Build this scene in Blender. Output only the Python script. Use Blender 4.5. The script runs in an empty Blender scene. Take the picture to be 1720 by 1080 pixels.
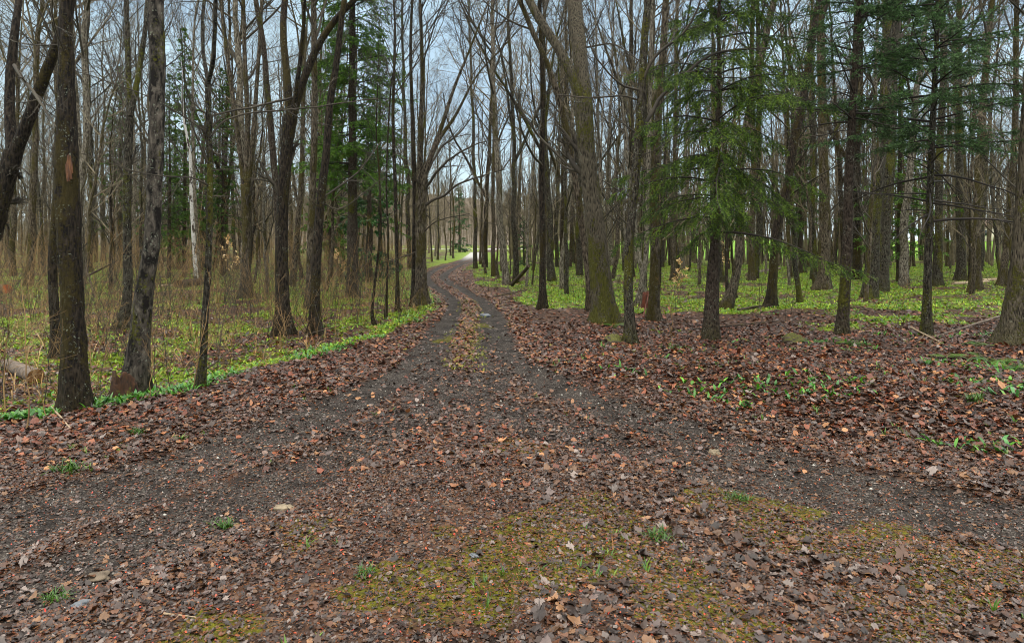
import bpy, math, random
import numpy as np
from mathutils import Vector

C = bpy.context.scene.collection
SC = bpy.context.scene
R = math.radians
F, CX, HY, CAMZ = 1147.0, 860.0, 405.0, 2.0      # focal length, centre, horizon row (photo pixels), eye height

# ------------------------------------------------------------------ camera, sky, sun, exposure
cam = bpy.data.cameras.new('camera'); camo = bpy.data.objects.new('camera', cam); C.objects.link(camo)
camo.location = (0, 0, CAMZ); camo.rotation_euler = (R(90), 0, 0)
cam.sensor_width = 36; cam.lens = 36 * F / 1720
cam.shift_y = -(540 - HY) / 1720
cam.clip_start = 0.05; cam.clip_end = 3000
SC.camera = camo

SUN_EL, SUN_AZ = 52, 205
w = bpy.data.worlds.new('World'); SC.world = w; w.use_nodes = True
nt = w.node_tree; nt.nodes.clear()
def N(t, typ, **kw):
    n = t.nodes.new(typ)
    for k, v in kw.items(): setattr(n, k, v)
    return n
out = N(nt, 'ShaderNodeOutputWorld'); bg = N(nt, 'ShaderNodeBackground'); bg.inputs['Strength'].default_value = 0.1
sky = N(nt, 'ShaderNodeTexSky', sky_type='NISHITA'); sky.sun_disc = False
sky.sun_elevation = R(SUN_EL); sky.sun_rotation = R(SUN_AZ); sky.dust_density = 2.0
tc = N(nt, 'ShaderNodeTexCoord'); sep = N(nt, 'ShaderNodeSeparateXYZ'); nt.links.new(tc.outputs['Generated'], sep.inputs[0])
# overcast cloud layer: about three times brighter overhead than at the horizon
grad = N(nt, 'ShaderNodeValToRGB'); e = grad.color_ramp.elements
e[0].position = 0.0; e[0].color = (0.78, 0.90, 0.95, 1)
e[1].position = 1.0; e[1].color = (3.5, 3.35, 3.05, 1)
x = e.new(0.10); x.color = (0.54, 0.70, 0.77, 1)
x = e.new(0.33); x.color = (0.42, 0.57, 0.67, 1)
x = e.new(0.45); x.color = (1.7, 1.7, 1.62, 1)
nt.links.new(sep.outputs['Z'], grad.inputs['Fac'])
mul = N(nt, 'ShaderNodeMix', data_type='RGBA', blend_type='MULTIPLY'); mul.inputs['Factor'].default_value = 1
nt.links.new(grad.outputs['Color'], mul.inputs['A']); mul.inputs['B'].default_value = (10, 10, 10, 1)
cn = N(nt, 'ShaderNodeTexNoise'); cn.inputs['Scale'].default_value = 3.2; cn.inputs['Detail'].default_value = 5; cn.inputs['Roughness'].default_value = 0.55
mp = N(nt, 'ShaderNodeMapping'); mp.inputs['Scale'].default_value = (1, 1, 2.6); mp.inputs['Location'].default_value = (0.3, 0.1, 0.4)
nt.links.new(tc.outputs['Generated'], mp.inputs[0]); nt.links.new(mp.outputs[0], cn.inputs['Vector'])
cr = N(nt, 'ShaderNodeValToRGB'); cr.color_ramp.elements[0].position = 0.36; cr.color_ramp.elements[1].position = 0.60
cr.color_ramp.elements[0].color = (0.45, 0.45, 0.45, 1)
nt.links.new(cn.outputs['Fac'], cr.inputs['Fac'])
mx = N(nt, 'ShaderNodeMix', data_type='RGBA')
nt.links.new(cr.outputs['Color'], mx.inputs['Factor']); nt.links.new(sky.outputs['Color'], mx.inputs['A']); nt.links.new(mul.outputs['Result'], mx.inputs['B'])
nt.links.new(mx.outputs['Result'], bg.inputs['Color']); nt.links.new(bg.outputs[0], out.inputs[0])

sl = bpy.data.lights.new('sun', 'SUN'); sl.energy = 0.6; sl.angle = R(20); sl.color = (1.0, 0.92, 0.80)
so = bpy.data.objects.new('sun', sl); C.objects.link(so)
# sky rotation is measured clockwise from +Y; the lamp shines from the same direction
az = R(SUN_AZ); d = Vector((math.sin(az) * math.cos(R(SUN_EL)), math.cos(az) * math.cos(R(SUN_EL)), math.sin(R(SUN_EL))))
so.rotation_euler = d.to_track_quat('Z', 'Y').to_euler(); so.location = d * 60

vs = SC.view_settings; SC.display_settings.display_device = 'sRGB'
vs.view_transform = 'Standard'; vs.look = 'None'; vs.gamma = 1; vs.use_curve_mapping = False
vs.exposure = 0.64
cy = SC.cycles; cy.max_bounces = 6; cy.diffuse_bounces = 3; cy.glossy_bounces = 2; cy.transmission_bounces = 2; cy.transparent_max_bounces = 4
cy.use_denoising = True; cy.pixel_filter_type = 'BLACKMAN_HARRIS'; cy.filter_width = 1.0

# ------------------------------------------------------------------ helpers
def rgb(r, g, b): 
    f = lambda c: (c / 255 / 12.92) if c <= 10 else ((c / 255 + 0.055) / 1.055) ** 2.4
    return (f(r), f(g), f(b))
def at(px, py, D=None):
    """photo pixel on the ground (or at distance D) -> world x, y, z"""
    if D is None: D = F * CAMZ / (py - HY)
    return ((px - CX) / F * D, D, CAMZ + (HY - py) / F * D)
def tag(o, label=None, cat=None, group=None, kind=None):
    for k, v in (('label', label), ('category', cat), ('group', group), ('kind', kind)):
        if v: o[k] = v
    return o
def empty(name, loc):
    o = bpy.data.objects.new(name, None); o.location = loc; o.empty_display_size = 0.2; C.objects.link(o); return o
def mesh(name, geo, mat, attrs=None):
    """geo: list of (V (n,3), F (m,k)); one mesh datablock"""
    me = bpy.data.meshes.new(name)
    Vs, loops, starts, tot = [], [], [], []
    off = 0; lo = 0
    for V, Fc in geo:
        V = np.asarray(V, np.float32).reshape(-1, 3); Fc = np.asarray(Fc, np.int32)
        if len(V) == 0 or len(Fc) == 0: continue
        Vs.append(V); loops.append((Fc + off).ravel()); k = Fc.shape[1]
        starts.append(lo + np.arange(len(Fc)) * k); tot.append(np.full(len(Fc), k)); lo += Fc.size; off += len(V)
    V = np.concatenate(Vs); L = np.concatenate(loops).astype(np.int32); S = np.concatenate(starts).astype(np.int32)
    me.vertices.add(len(V)); me.vertices.foreach_set('co', V.ravel())
    me.loops.add(len(L)); me.loops.foreach_set('vertex_index', L)
    me.polygons.add(len(S)); me.polygons.foreach_set('loop_start', S)
    me.update(calc_edges=True); me.validate()
    for k, a in (attrs or {}).items():
        a = np.asarray(a, np.float32)
        if a.ndim == 1:
            at_ = me.attributes.new(k, 'FLOAT', 'POINT'); at_.data.foreach_set('value', a)
        else:
            if a.shape[1] == 3: a = np.concatenate([a, np.ones((len(a), 1), np.float32)], 1)
            at_ = me.attributes.new(k, 'FLOAT_COLOR', 'POINT'); at_.data.foreach_set('color', a.ravel())
    if mat: me.materials.append(mat)
    return me
def link(name, me, parent=None, loc=None):
    o = bpy.data.objects.new(name, me); C.objects.link(o)
    if parent: o.parent = parent
    if loc is not None: o.location = loc
    return o
def norm(v): return v / np.maximum(np.linalg.norm(v, axis=-1, keepdims=True), 1e-9)
def tubes(P, Rr, sides):
    """P (m,n,3) polylines; Rr (m,n) or (m,n,sides) radii"""
    P = np.asarray(P, float)
    if P.ndim == 2: P = P[None]; Rr = np.asarray(Rr)[None]
    Rr = np.asarray(Rr, float)
    if Rr.ndim == 2: Rr = Rr[:, :, None]
    m, n, _ = P.shape
    if m == 0: return np.zeros((0, 3)), np.zeros((0, 4), int)
    T = norm(np.gradient(P, axis=1)); ch = norm(P[:, -1] - P[:, 0])
    ref = np.eye(3)[np.argmin(np.abs(ch), axis=1)][:, None, :]
    u = norm(np.cross(T, ref)); v = np.cross(T, u)
    a = np.arange(sides) / sides * 2 * math.pi
    V = P[:, :, None, :] + Rr[..., None] * (np.cos(a)[None, None, :, None] * u[:, :, None, :] + np.sin(a)[None, None, :, None] * v[:, :, None, :])
    idx = np.arange(m * n * sides).reshape(m, n, sides)
    A = idx[:, :-1]; B = idx[:, 1:]
    Q = np.stack([A, np.roll(A, -1, 2), np.roll(B, -1, 2), B], -1).reshape(-1, 4)
    return V.reshape(-1, 3), Q
def plen(P): return np.linalg.norm(np.diff(P, axis=1), axis=2).sum(1)
def along(P, Q, t):
    """sample polylines P (m,n,3) and radii Q (m,n) at t (m,k)"""
    n = P.shape[1]; f = np.clip(t, 0, 0.9999) * (n - 1); i = f.astype(int); wq = f - i
    r = np.arange(P.shape[0])[:, None]
    p = P[r, i] * (1 - wq)[..., None] + P[r, i + 1] * wq[..., None]
    q = Q[r, i] * (1 - wq) + Q[r, i + 1] * wq
    return p, q, norm(P[r, i + 1] - P[r, i])
def kids(rng, P, Q, k, t0, t1, ang, lf, rf, n, trop, jit, rmin=0.004, absl=None, tip=0.3, shape=0.65):
    m = P.shape[0]
    t = t0 + (t1 - t0) * (np.arange(k)[None] + rng.uniform(0, 1, (m, k))) / k
    p, q, T = along(P, Q, t)
    z = rng.normal(size=(m, k, 3)); perp = norm(z - (z * T).sum(-1, keepdims=True) * T)
    a = rng.normal(ang, 0.16, (m, k))[..., None]
    d = norm(np.cos(a) * T + np.sin(a) * perp)
    L = (plen(P)[:, None] if absl is None else absl) * lf * (1.12 - shape * (t - t0) / max(t1 - t0, 1e-6)) * rng.uniform(0.6, 1.2, (m, k))
    p = p.reshape(-1, 3); d = d.reshape(-1, 3); L = L.reshape(-1, 1); st = L / (n - 1)
    pts = [p]
    for j in range(n - 1):
        p = p + d * st; pts.append(p)
        d = norm(d + np.array([0, 0, trop]) + rng.normal(0, jit, d.shape))
    out = np.stack(pts, 1)
    r0 = np.maximum(q.reshape(-1) * rf, rmin)
    rr = r0[:, None] * np.linspace(1, tip, n)[None]
    return out, np.maximum(rr, rmin * 0.7)
class VNoise:
    def __init__(s, seed): s.t = np.random.default_rng(seed).uniform(0, 1, (256, 256))
    def __call__(s, x, y, sc=1.0, oct=1):
        tot = 0; amp = 1; ns = 0
        for o in range(oct):
            X = np.asarray(x) * sc; Y = np.asarray(y) * sc
            xi = np.floor(X).astype(int); yi = np.floor(Y).astype(int); fx = X - xi; fy = Y - yi
            fx = fx * fx * (3 - 2 * fx); fy = fy * fy * (3 - 2 * fy); t = s.t
            g = lambda a, b: t[a % 256, b % 256]
            v = (g(xi, yi) * (1 - fx) + g(xi + 1, yi) * fx) * (1 - fy) + (g(xi, yi + 1) * (1 - fx) + g(xi + 1, yi + 1) * fx) * fy
            tot = tot + v * amp; ns += amp; amp *= 0.5; sc *= 2.03
        return tot / ns
vn1, vn2, vn3, vn4 = VNoise(1), VNoise(2), VNoise(3), VNoise(4)
def sstep(a, b, x): t = np.clip((np.asarray(x, float) - a) / (b - a), 0, 1); return t * t * (3 - 2 * t)

# ------------------------------------------------------------------ terrain, tracks and masks (all in metres on the ground)
def gp(pts): return np.array([at(*p)[:2] for p in pts])
RUT_L = gp([(797, 424), (789, 432), (768, 442), (746, 447), (727, 455.5), (717, 466), (723, 476), (740, 486), (753, 497), (764, 513), (752, 540), (722, 578), (675, 622), (580, 672), (440, 735), (260, 795), (0, 885), (-300, 1010)])
RUT_R = gp([(803, 424), (800, 435), (780, 442), (757, 454), (745, 464), (756, 475), (776, 485), (792, 495.5), (808, 504), (824, 522), (830, 552), (846, 585), (882, 618), (965, 660), (1090, 702), (1250, 762), (1450, 818), (1720, 875), (2050, 940)])
WYE_A = gp([(824, 522), (833, 590), (818, 640), (775, 662), (690, 700), (560, 765), (330, 860), (0, 1000)])
WYE_B = gp([(752, 540), (716, 596), (735, 636), (790, 664), (900, 706), (1090, 755), (1290, 815), (1500, 870)])
CENTRE = gp([(800, 424), (794, 433), (774, 442), (752, 451), (736, 460), (731, 466), (738, 476), (757, 485), (773, 496), (787, 508), (792, 525), (790, 552), (785, 590), (780, 640), (780, 760)])
SIDE = gp([(-300, 1000), (0, 880), (300, 810), (560, 730), (780, 690), (1000, 715), (1250, 790), (1500, 850), (2050, 960)])
def dist(x, y, pl):
    x = np.asarray(x, float); y = np.asarray(y, float); best = np.full(x.shape, 1e9)
    for a, b in zip(pl[:-1], pl[1:]):
        ab = b - a; L2 = (ab ** 2).sum()
        t = np.clip(((x - a[0]) * ab[0] + (y - a[1]) * ab[1]) / L2, 0, 1)
        best = np.minimum(best, np.hypot(x - a[0] - t * ab[0], y - a[1] - t * ab[1]))
    return best
def smooth_line(p, n=6):
    p = np.asarray(p, float); q = np.vstack([2 * p[0] - p[1], p, 2 * p[-1] - p[-2]]); o = []
    for i in range(1, len(q) - 2):
        for s in np.arange(n) / n:
            o.append(0.5 * ((2 * q[i]) + (-q[i - 1] + q[i + 1]) * s + (2 * q[i - 1] - 5 * q[i] + 4 * q[i + 1] - q[i + 2]) * s * s + (-q[i - 1] + 3 * q[i] - 3 * q[i + 1] + q[i + 2]) * s ** 3))
    o.append(p[-1]); return np.array(o)
RUT_L, RUT_R, WYE_A, WYE_B, CENTRE = [smooth_line(p, 4) for p in (RUT_L, RUT_R, WYE_A, WYE_B, CENTRE)]
def track(x, y):
    wob = (vn1(x, y, 1.3, 2) - 0.5) * 0.28 * sstep(20, 9, y)
    a = np.minimum(dist(x, y, RUT_L), dist(x, y, RUT_R)) + wob
    b = np.minimum(dist(x, y, WYE_A), dist(x, y, WYE_B)) + wob
    jn = 0.6 * np.exp(-(((x + .45) / 1.9) ** 2 + ((y - 8.6) / 1.5) ** 2)) * sstep(.3, .62, vn2(x, y, 1.6, 3) + .12)
    a = a - .22 * sstep(11, 7, y); b = b - .12
    return np.maximum(jn, np.maximum(sstep(0.46 - .10 * sstep(8.5, 12, y), 0.10, a) * (.85 + .15 * sstep(6, 10, y)), 0.7 * sstep(0.42, 0.12, b)))
def road_d(x, y): return np.minimum(dist(x, y, CENTRE), dist(x, y, SIDE) - 0.9)
MOSS = [(920, 935, .75), (830, 985, .6), (1010, 900, .5), (960, 870, .45), (1090, 990, .5), (1400, 905, .55), (1530, 930, .7), (1660, 950, .7), (1560, 975, .6), (620, 985, .35), (520, 890, .3), (1230, 840, .35), (1340, 870, .4), (300, 1060, .35), (1180, 1040, .4), (700, 1010, .4), (1480, 1050, .4), (880, 755, .4), (800, 545, .5), (785, 565, .6), (778, 580, .5), (795, 530, .4)]
MOSSW = [(at(a, b)[0], at(a, b)[1], r) for a, b, r in MOSS]
def moss(x, y):
    m = 0; x = x + (vn1(x, y, 1.7, 3) - .5) * .8; y = y + (vn2(x, y, 1.7, 3) - .5) * .8
    for a, b, r in MOSSW: m = np.maximum(m, np.exp(-(((x - a) / r) ** 2 + ((y - b) / r) ** 2)))
    return sstep(0.47, 0.76, m * 0.66 + vn2(x, y, 4.5, 4) * 0.36 + vn3(x, y, 1.5, 2) * .26) 
EDGE_L = gp([(-200, 790), (0, 702), (110, 690), (230, 668), (340, 645), (450, 612), (560, 588), (650, 562), (740, 520), (728, 492), (716, 478), (700, 458), (740, 446), (775, 436), (790, 426)])
EDGE_R = gp([(815, 432), (790, 447), (775, 458), (800, 472), (850, 490), (885, 520), (950, 545), (1060, 552), (1200, 545), (1420, 548), (1720, 560), (2100, 585)])
def left_of_edge(x, y):   # metres into the left wood (positive) measured from the strip of plants
    return np.interp(y, EDGE_L[:, 1][::1], EDGE_L[:, 0], left=EDGE_L[0, 0]) - x
ELY, ELX = EDGE_L[:, 1], EDGE_L[:, 0]
ERY, ERX = EDGE_R[:, 1], EDGE_R[:, 0]
o_ = np.argsort(ELY); ELY, ELX = ELY[o_], ELX[o_]
def into_left(x, y): return np.interp(y, ELY, ELX) - x
def edge_r_y(x): 
    o = np.argsort(EDGE_R[3:, 0]); return np.interp(x, EDGE_R[3:, 0][o], EDGE_R[3:, 1][o])
def green(x, y):
    """how green the ground cover is"""
    il = into_left(x, y)
    gl = sstep(-0.1, 0.25, il) * (sstep(0.5, 0.1, np.abs(il - 0.3)) + (.2 + .8 * sstep(0.34, 0.6, vn3(x, y, 0.45, 3) * .45 + vn2(x, y, 2.1, 3) * .55))) * sstep(2.5, 5.5, y)
    right = (x > np.interp(y, [0, 15, 30, 45, 150], [0.3, 0.5, -1.6, -2.6, -3]) ) & (road_d(x, y) > 0.9)
    dr = y - edge_r_y(x) + (vn2(x, y, .4, 3) - .5) * 13 + (vn1(x, y, 2.2, 2) - .5) * 1.5
    gr = np.where(right, sstep(-1.0, 1.4, dr) * (sstep(0.32, 0.60, vn3(x + 40, y, 0.40, 3) * .5 + vn2(x, y, 1.9, 3) * .5) * 0.75 + 0.25), 0)
    lawn = sstep(72, 84, y) * sstep(2, 8, x)
    verge = sstep(40, 60, y) * sstep(4.5, 1.2, dist(x, y, CENTRE)) * sstep(1.0, 1.5, dist(x, y, CENTRE)) * 0.9
    gl = gl * (.85 + .15 * (il < .6)); g = np.maximum(np.maximum(np.maximum(gl, gr), lawn), verge)
    return np.clip(g * sstep(0.75, 1.25, road_d(x, y)), 0, 1)
def height(x, y):
    x = np.asarray(x, float); y = np.asarray(y, float)
    rd = road_d(x, y)
    wood = sstep(0.8, 3.0, rd)
    z = (vn4(x, y, 0.22, 3) - 0.5) * 0.34 * wood + (vn4(x + 9, y, 1.2, 2) - 0.5) * 0.06
    z = z - 0.065 * track(x, y) * sstep(150, 60, y)
    z = z - 0.14 * sstep(0.0, 1.2, into_left(x, y)) * sstep(30, 15, y)
    z = z + 0.16 * sstep(1.0, 2.6, rd) * (x > 0) * sstep(30, 12, y)
    z = z + sstep(8, 26, x) * sstep(78, 118, y) * 2.0
    return z
def hz(x, y): return float(height(np.array([x]), np.array([y]))[0])

# ------------------------------------------------------------------ materials
def material(name):
    m = bpy.data.materials.new(name); m.use_nodes = True; t = m.node_tree
    return m, t, t.nodes['Principled BSDF']
def ramp(t, stops, src=None, interp='LINEAR'):
    n = N(t, 'ShaderNodeValToRGB'); n.color_ramp.interpolation = interp; el = n.color_ramp.elements
    el[0].position = stops[0][0]; el[0].color = (*stops[0][1], 1); el[1].position = stops[-1][0]; el[1].color = (*stops[-1][1], 1)
    for p, c in stops[1:-1]: q = el.new(p); q.color = (*c, 1)
    if src is not None: t.links.new(src, n.inputs['Fac'])
    return n.outputs['Color']
def noise(t, vec, scale, detail=4, rough=0.55, dist=0.0):
    n = N(t, 'ShaderNodeTexNoise'); n.inputs['Scale'].default_value = scale; n.inputs['Detail'].default_value = detail
    n.inputs['Roughness'].default_value = rough; n.inputs['Distortion'].default_value = dist; t.links.new(vec, n.inputs['Vector']); return n.outputs['Fac']
def voro(t, vec, scale, feature='F1'):
    n = N(t, 'ShaderNodeTexVoronoi'); n.feature = feature; n.inputs['Scale'].default_value = scale; t.links.new(vec, n.inputs['Vector']); return n
def mapping(t, vec, sc, loc=(0, 0, 0)):
    n = N(t, 'ShaderNodeMapping'); n.inputs['Scale'].default_value = sc; n.inputs['Location'].default_value = loc; t.links.new(vec, n.inputs['Vector']); return n.outputs[0]
def mix(t, f, a, b, mode='MIX'):
    n = N(t, 'ShaderNodeMix', data_type='RGBA', blend_type=mode)
    for k, v in (('Factor', f), ('A', a), ('B', b)):
        if isinstance(v, (int, float)): n.inputs[k].default_value = v
        elif isinstance(v, tuple): n.inputs[k].default_value = (*v, 1)
        else: t.links.new(v, n.inputs[k])
    return n.outputs['Result']
def mth(t, op, a, b=None, clamp=False):
    n = N(t, 'ShaderNodeMath', operation=op, use_clamp=clamp)
    for i, v in enumerate((a, b)):
        if v is None: continue
        if isinstance(v, (int, float)): n.inputs[i].default_value = v
        else: t.links.new(v, n.inputs[i])
    return n.outputs[0]
def sm(t, src, lo, hi):
    n = N(t, 'ShaderNodeMapRange', interpolation_type='SMOOTHSTEP'); t.links.new(src, n.inputs['Value'])
    n.inputs['From Min'].default_value = lo; n.inputs['From Max'].default_value = hi; return n.outputs[0]
def bump(t, b, h, strength, distn):
    n = N(t, 'ShaderNodeBump'); n.inputs['Strength'].default_value = strength; n.inputs['Distance'].default_value = distn
    t.links.new(h, n.inputs['Height']); t.links.new(n.outputs[0], b.inputs['Normal'])
def attr(t, name, o='Fac'):
    n = N(t, 'ShaderNodeAttribute', attribute_name=name); return n.outputs[o]

def ground_material():
    m, t, b = material('forest_floor')
    P = N(t, 'ShaderNodeNewGeometry').outputs['Position']
    tr, mo, gr = attr(t, 'track'), attr(t, 'moss'), attr(t, 'green')
    Pw = mapping(t, P, (1, 1, 0.3))
    v1 = voro(t, Pw, 11); v2 = voro(t, Pw, 26); v3 = voro(t, Pw, 4.5)
    pal = [(0.0, rgb(30, 24, 20)), (0.25, rgb(44, 32, 25)), (0.45, rgb(70, 48, 34)), (0.6, rgb(58, 48, 45)), (0.78, rgb(92, 62, 42)), (0.92, rgb(108, 80, 58)), (1.0, rgb(118, 104, 94))]
    sep1 = N(t, 'ShaderNodeSeparateColor'); t.links.new(v1.outputs['Color'], sep1.inputs[0])
    sep2 = N(t, 'ShaderNodeSeparateColor'); t.links.new(v2.outputs['Color'], sep2.inputs[0])
    c1 = ramp(t, pal, sep1.outputs[0]); c2 = ramp(t, pal, sep2.outputs[1])
    litter = mix(t, 0.5, c1, c2)
    big = noise(t, P, 0.6, 4)
    litter = mix(t, sm(t, big, 0.35, 0.7), litter, mix(t, 1.0, litter, (0.72, 0.66, 0.66), 'MULTIPLY'))
    # wet grit in the wheel tracks with pale stones
    g1 = voro(t, P, 95); sg = N(t, 'ShaderNodeSeparateColor'); t.links.new(g1.outputs['Color'], sg.inputs[0])
    grit = ramp(t, [(0, rgb(24, 20, 18)), (0.4, rgb(44, 38, 34)), (0.75, rgb(64, 57, 52)), (0.93, rgb(86, 80, 73)), (0.98, rgb(112, 107, 99)), (1, rgb(150, 146, 137))], sg.outputs[0])
    mudn = noise(t, P, 3.0, 5, 0.6)
    grit = mix(t, sm(t, mudn, 0.45, 0.62), grit, mix(t, 0.75, grit, rgb(24, 18, 14)))
    brk = noise(t, P, 7, 4, 0.65)
    trf = sm(t, mth(t, 'ADD', tr, mth(t, 'MULTIPLY', mth(t, 'SUBTRACT', brk, 0.5), 0.9)), 0.25, 0.6)
    col = mix(t, trf, litter, grit)
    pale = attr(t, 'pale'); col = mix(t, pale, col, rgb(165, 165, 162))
    mc = ramp(t, [(0.3, rgb(40, 32, 14)), (0.5, rgb(74, 72, 14)), (0.7, rgb(104, 102, 18))], noise(t, P, 22, 5, 0.6))
    mof = sm(t, mth(t, 'ADD', mo, mth(t, 'MULTIPLY', mth(t, 'SUBTRACT', noise(t, P, 9, 5, 0.7), 0.55), 2.4)), 0.3, 0.75)
    col = mix(t, mof, col, mc)
    gc = ramp(t, [(0.3, rgb(62, 66, 8)), (0.5, rgb(98, 122, 8)), (0.7, rgb(124, 150, 16))], noise(t, P, 6, 5, 0.65))
    grf = sm(t, mth(t, 'ADD', gr, mth(t, 'MULTIPLY', mth(t, 'SUBTRACT', noise(t, P, 4.5, 5, 0.7), 0.5), 1.5)), 0.42, 0.85)
    col = mix(t, mth(t, 'MULTIPLY', grf, 0.9), col, gc)
    lawn = attr(t, 'lawn'); col = mix(t, lawn, col, ramp(t, [(0.35, rgb(78, 116, 24)), (0.65, rgb(106, 142, 36))], noise(t, P, 0.7, 4)))
    t.links.new(col, b.inputs['Base Color'])
    b.inputs['Roughness'].default_value = 0.8; b.inputs['Specular IOR Level'].default_value = 0.2
    h = mth(t, 'ADD', mth(t, 'MULTIPLY', v1.outputs['Distance'], 1.0), mth(t, 'ADD', mth(t, 'MULTIPLY', g1.outputs['Distance'], 0.4), mth(t, 'MULTIPLY', brk, 0.8)))
    bump(t, b, h, 0.8, 0.03)
    return m
GROUND = ground_material()

def bark_material(name, dark, mid, light, moss_amt, lichen, vscale=(9, 9, 2.0), crack=0.5, mossc=(72, 72, 12), patch=None, bstr=0.9, tex=1.0):
    m, t, b = material(name)
    dark, mid, light = [tuple(q * {'birch_bark': .6, 'woodland_bark': .33, 'pale_woodland_bark': .42, 'maple_bark': .26, 'dark_bark': .21, 'spruce_bark': .22, 'grey_bark': .42, 'lichen_bark': .21}.get(name, .4) for q in c) for c in (dark, mid, light)]
    O = N(t, 'ShaderNodeTexCoord').outputs['Object']; info = N(t, 'ShaderNodeObjectInfo').outputs['Random']
    off = N(t, 'ShaderNodeVectorMath', operation='ADD'); cmb = N(t, 'ShaderNodeCombineXYZ')
    t.links.new(mth(t, 'MULTIPLY', info, 37), cmb.inputs[0]); t.links.new(mth(t, 'MULTIPLY', info, 91), cmb.inputs[2])
    t.links.new(O, off.inputs[0]); t.links.new(cmb.outputs[0], off.inputs[1]); P = off.outputs[0]
    Q = mapping(t, P, vscale)
    n1 = noise(t, Q, 2.6 * tex, 8, 0.72, 0.8); vv = voro(t, Q, 4.2 * tex)
    hgt = mth(t, 'ADD', mth(t, 'MULTIPLY', n1, 1.0), mth(t, 'MULTIPLY', vv.outputs['Distance'], crack))
    dark = tuple(q * .3 for q in dark); light = tuple(q * 1.6 for q in light); col = ramp(t, [(0.50, dark), (0.66, mid), (0.92, light)], hgt) if name != 'birch_bark' else ramp(t, [(0.3, dark), (0.45, mid), (0.85, light)], hgt)
    col = mix(t, mth(t, 'MULTIPLY', info, 0.45), col, mix(t, 1.0, col, (1.25, 1.18, 1.1), 'MULTIPLY'))
    if patch:
        col = mix(t, sm(t, noise(t, mapping(t, P, (5, 5, 2.6)), 1.1, 4, 0.6), 0.53, 0.60), col, patch)
    n2 = noise(t, mapping(t, P, (1.2, 1.2, 0.5)), 1.3, 5, 0.65); n3 = noise(t, P, 26, 4, 0.7)
    mf = sm(t, mth(t, 'ADD', n2, mth(t, 'MULTIPLY', n3, 0.45)), 0.92 - moss_amt * 0.30, 1.0 - moss_amt * 0.30)
    # moss thickens round the foot of the trunk
    z = N(t, 'ShaderNodeSeparateXYZ'); t.links.new(O, z.inputs[0])
    foot = mth(t, 'MULTIPLY', sm(t, mth(t, 'ADD', z.outputs[2], mth(t, 'MULTIPLY', n2, 0.9)), 0.95, 0.30), moss_amt, True)
    mf = mth(t, 'MAXIMUM', mf, mth(t, 'MULTIPLY', foot, sm(t, n3, 0.35, 0.6)))
    col = mix(t, mth(t, 'MULTIPLY', mf, 0.85), col, mix(t, n3, rgb(*[c * 0.6 for c in mossc]), rgb(*[min(255, c * 1.35) for c in mossc])))
    lv = noise(t, P, 42, 3, 0.7); lf = mth(t, 'MULTIPLY', sm(t, lv, 0.58, 0.66), sm(t, noise(t, P, 5, 4, .65), 0.62 - lichen * 0.18, 0.68 - lichen * 0.18))
    if lichen > 0: col = mix(t, lf, col, rgb(138, 144, 126))
    t.links.new(col, b.inputs['Base Color']); b.inputs['Roughness'].default_value = 0.88; b.inputs['Specular IOR Level'].default_value = 0.25
    bump(t, b, mth(t, 'ADD', hgt, mth(t, 'MULTIPLY', mf, 0.4)), min(1, bstr * 1.1), 0.07)
    return m
BARK_DARK = bark_material('dark_bark', rgb(26, 21, 18), rgb(60, 48, 38), rgb(104, 90, 74), 0.68, 0.5, mossc=(56, 48, 16))
BARK_MAPLE = bark_material('maple_bark', rgb(44, 38, 31), rgb(94, 85, 70), rgb(138, 128, 108), 0.62, 0.35, (10, 10, 1.6), 0.8)
BARK_GREY = bark_material('grey_bark', rgb(58, 52, 46), rgb(112, 104, 94), rgb(150, 142, 130), 0.3, 0.6, (5, 5, 2.2), 0.2, patch=rgb(22, 18, 15), bstr=0.6)
BARK_LICHEN = bark_material('lichen_bark', rgb(34, 28, 24), rgb(78, 68, 56), rgb(126, 118, 102), 0.62, 0.9, (8, 8, 2.4), 0.5)
BARK_SPRUCE = bark_material('spruce_bark', rgb(42, 33, 27), rgb(84, 68, 56), rgb(112, 98, 84), 0.45, 0.6, (8, 8, 3.0), 0.7)
BARK_FAR = bark_material('woodland_bark', rgb(44, 36, 29), rgb(92, 80, 66), rgb(140, 128, 110), 0.7, 0.4, (8, 8, 2), 0.5, mossc=(62, 56, 18))
BARK_FAR2 = bark_material('pale_woodland_bark', rgb(64, 56, 48), rgb(122, 112, 98), rgb(164, 156, 140), 0.45, 0.4, (8, 8, 2), 0.5, mossc=(66, 62, 24))
BARK_BIRCH = bark_material('birch_bark', rgb(120, 112, 104), rgb(196, 192, 186), rgb(225, 224, 220), 0.02, 0.0, (3, 3, 14), 0.2, patch=rgb(70, 62, 56), bstr=0.3)
def twig_material(name, a, c):
    m, t, b = material(name); g = N(t, 'ShaderNodeNewGeometry').outputs['Position']
    t.links.new(ramp(t, [(0.3, rgb(*a)), (0.7, rgb(*c))], noise(t, g, 2.5, 3)), b.inputs['Base Color']); b.inputs['Roughness'].default_value = 0.8
    return m
TWIG = twig_material('twig_bark', (34, 29, 22), (68, 60, 46)); TWIG_BROWN = twig_material('brown_twigs', (92, 66, 38), (158, 128, 84))
TWIG_DARK = twig_material('dark_twigs', (24, 20, 16), (48, 40, 32)); TWIG_FAR = twig_material('far_twigs', (70, 62, 46), (122, 110, 86))
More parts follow.
